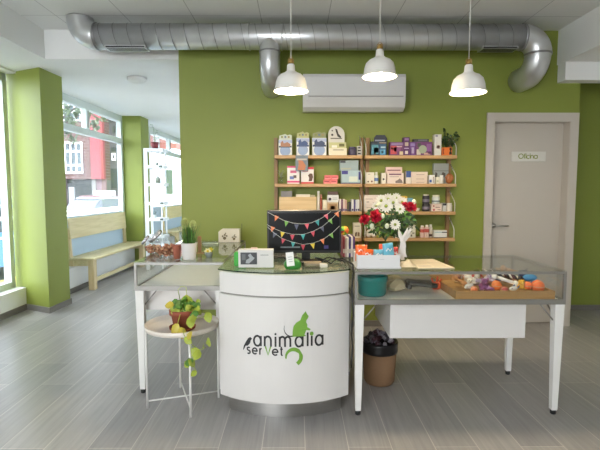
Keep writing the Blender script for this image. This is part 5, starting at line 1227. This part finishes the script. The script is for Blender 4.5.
WF = col('#eef0f0'); PANE = mat('far_window_glass', (.06, .08, .085), .3, spec=.2)
for (a, c_, t_, d_) in ((63.5, 85.5, 143, 172.5), (63.5, 85.5, 88, 120), (30, 52, 143, 172.5), (30, 52, 88, 120)):
    x0, x1, z1, z0 = fx(a), fx(c_), fz(t_), fz(d_); b = B(); b.box(x0, x1, YB-.06, YB, z0, z1, PANE); n = 4
    w_o = b.make('window_glass', bl); b = B()
    for i in range(n+1): q = x0+(x1-x0)*i/n; b.box(q-.04, q+.04, YB-.12, YB-.06, z0, z1, WF)
    for q in (z0, z0+(z1-z0)*.25, z0+(z1-z0)*.72, z1): b.box(x0-.05, x1+.05, YB-.12, YB-.06, q-.06, q+.06, WF)
    b.make('window_grid', w_o)
b = B(); b.box(fx(94), fx(106.3), YB-.1, YB+.25, fz(179), fz(20), mat('salmon_render', (.21, .045, .05), .8, noise=.03)); b.make('red_panel', bl)
b = B(); b.box(fx(97), fx(106.3), YB+.2, YB+.4, -.4, fz(179), ecol('#e0b8bc')); b.make('pink_base', bl)
gb = empty('grey_building', (fx(112), YB+2, -.4), 'grey building with dark windows beyond the red panel', 'building')
b = B(); b.box(fx(106.4), fx(115.5), YB+1, YB+1.5, -.4, fz(119), ecol('#a7a3a6')); b.box(fx(106.4), fx(116), YB+.8, YB+1.6, fz(119), fz(117.5), ecol('#8c8a8e')); b.make('facade', gb)
for (a, c_, t_, d_) in ((110.5, 112.2, 124, 131), (113.2, 115, 124, 131), (108.5, 116, 146, 150), (107.5, 116, 168, 188)):
    b = B(); b.box(fx(a), fx(c_), YB+.9, YB+1, fz(d_), fz(t_), mat('dark_shop_glass', (.04, .05, .05), .3, spec=.2)); b.make('window', gb)
b = B(); b.box(fx(109), fx(113), YB+.85, YB+.9, fz(159.5), fz(152), WF); b.box(fx(110), fx(112), YB+.84, YB+.85, fz(157.5), fz(154), ecol('#a8b4ba')); b.make('sign', gb)
pk = empty('pink_building', (fx(162), YB, -.4), 'pink and white building seen through the far window', 'building')
b = B(); b.box(fx(140), fx(178), YB, YB+6, fz(149), fz(40), mat('pink_render', (.2, .07, .055), .8, noise=.03)); b.make('pink_upper_wall', pk)
b = B(); b.box(fx(140), fx(178), YB-.2, YB+6, -.4, fz(149), col('#eceeee')); b.make('white_lower_wall', pk)
b = B(); b.box(fx(168.8), fx(174.8), YB-.3, YB-.2, fz(194), fz(170), ecol('#7f9a86')); b.make('green_shutter', pk)
b = B(); b.box(fx(156), fx(162), YB-.1, YB, fz(149), fz(124), ecol('#e8e8e4')); b.box(fx(169), fx(172), YB-.1, YB, fz(142), fz(130), ecol('#8a7a78')); b.make('window', pk)
b = B(); b.box(fx(98), fx(119), YB-.5, YB-.3, -.4, fz(190.5), ecol('#eef0f0', .5)); tag(b.make('low_wall'), 'low white wall behind the parked cars', 'wall', None, 'thing')

def car(px, Y, rot, body, label, s=1.0):
    x = at(px, 0, Y)[0]; z = -.4
    M = Matrix.Translation((x, Y, z)) @ Matrix.Rotation(rot, 4, 'Z')
    o = empty('parked_car', (x, Y, z), label, 'car', 'cars parked in the street'); m = mat('car_'+body.lstrip('#'), body, .3, noise=.01)
    T = lambda u, v, h: M @ Vector((u, h-.85, v))
    b = B(); b.prism([(-2.1,.28),(2.1,.28),(2.12,.62),(1.95,.82),(1.1,.93),(-1.7,.95),(-2.08,.80),(-2.12,.5)], T, 1.7, m); b.make('body', o)
    b = B(); b.prism([(-1.75,.94),(1.05,.92),(.45,1.34),(.1,1.42),(-1.1,1.42),(-1.4,1.34)], lambda u, v, h: M @ Vector((u, (h-.78), v)), 1.56, mat('car_glass', '#39444a', .1)); b.prism([(-1.2,1.41),(.2,1.41),(.1,1.46),(-1.05,1.46)], lambda u, v, h: M @ Vector((u, h-.74, v)), 1.48, m); b.make('cabin', o)
    for u in (-1.3, 1.3):
        for v in (-.8, .8):
            b = B(); c = M @ Vector((u, v, .3)); d = (M.to_3x3() @ Vector((0, 1, 0)))*.1; b.tube([c-d, c+d], .3, DARK, 18); b.tube([c-d*1.05, c+d*1.05], .17, STEEL, 12); b.make('wheel', o)
car(113, 20, 1.15, '#e8eaec', 'white car parked behind the railing, nearest the window')
car(107, 26, 1.2, '#5c1a20', 'dark red car parked behind the white one')
car(26, 22, .1, '#dfe3e6', 'white car at the left edge of the bench window')
car(-14, 9.5, 1.45, '#4b83b0', 'blue car seen through the window left of the near pillar')
# railing
rl = empty('street_railing', (-4.6, 9, -.4), 'white metal railing outside along the pavement', 'railing')
b = B(); RW = col('#eef1f1', .35)
b.tube([(-4.6, 5.0, .92), (-4.6, 12.2, .92), (-4.9, 13.6, .92)], .03, RW, 8); b.tube([(-4.6, 5.0, .62), (-4.6, 12.2, .62), (-4.9, 13.6, .62)], .02, RW, 8); b.make('rail', rl)
for k in range(6): b = B(); b.tube([(-4.6, 5.2+k*1.35, -.4), (-4.6, 5.2+k*1.35, .92)], .025, RW, 8); b.make('post', rl)
b = B(); b.box(-5.4, -5.2, 3, 9.3, -.4, -.28, col('#d8b94a')); tag(b.make('kerb'), 'yellow painted kerb outside the near window', 'kerb', None, 'thing')
# tree
def tree(px, Y, zc_, r, n, seed, label, m1, m2):
    x = at(px, 0, Y)[0]; rnd = random.Random(seed); o = empty('street_tree', (x, Y, -.4), label, 'tree')
    b = B(); b.tube([(x, Y, -.4), (x+.1, Y, 2), (x, Y, zc_)], [.16, .12, .07], mat('bark', (.06, .05, .04), .9), 8); 
    for k in range(7): a = k*.9; b.tube([(x, Y, zc_-1.2), (x+r*.6*math.cos(a), Y+r*.6*math.sin(a), zc_+rnd.uniform(-.6, .8))], [.05, .015], MATS['bark'], 5)
    b.make('trunk', o); b = B()
    for k in range(n):
        u = rnd.uniform(-1, 1); a = rnd.uniform(0, 2*PI); q = r*rnd.uniform(.4, 1)**.6; s_ = math.sqrt(1-u*u)
        p = (x+q*s_*math.cos(a), Y+q*s_*math.sin(a), zc_+q*u*.8); leaf(b, p, (rnd.uniform(-1,1), rnd.uniform(-1,1), rnd.uniform(-1,.4)), (0,0,1), .22, .13, [m1, m2][k % 2], .2)
    b.make('crown', o)
LO = mat('street_leaf', (.045, .07, .03), .6, noise=.3, scale=5); LO2 = mat('street_leaf_pale', (.09, .13, .055), .6, noise=.3, scale=5)
tree(46, 13.5, 4.15, 1.95, 1300, 4, 'leafy tree in front of the brick building', LO, LO2)
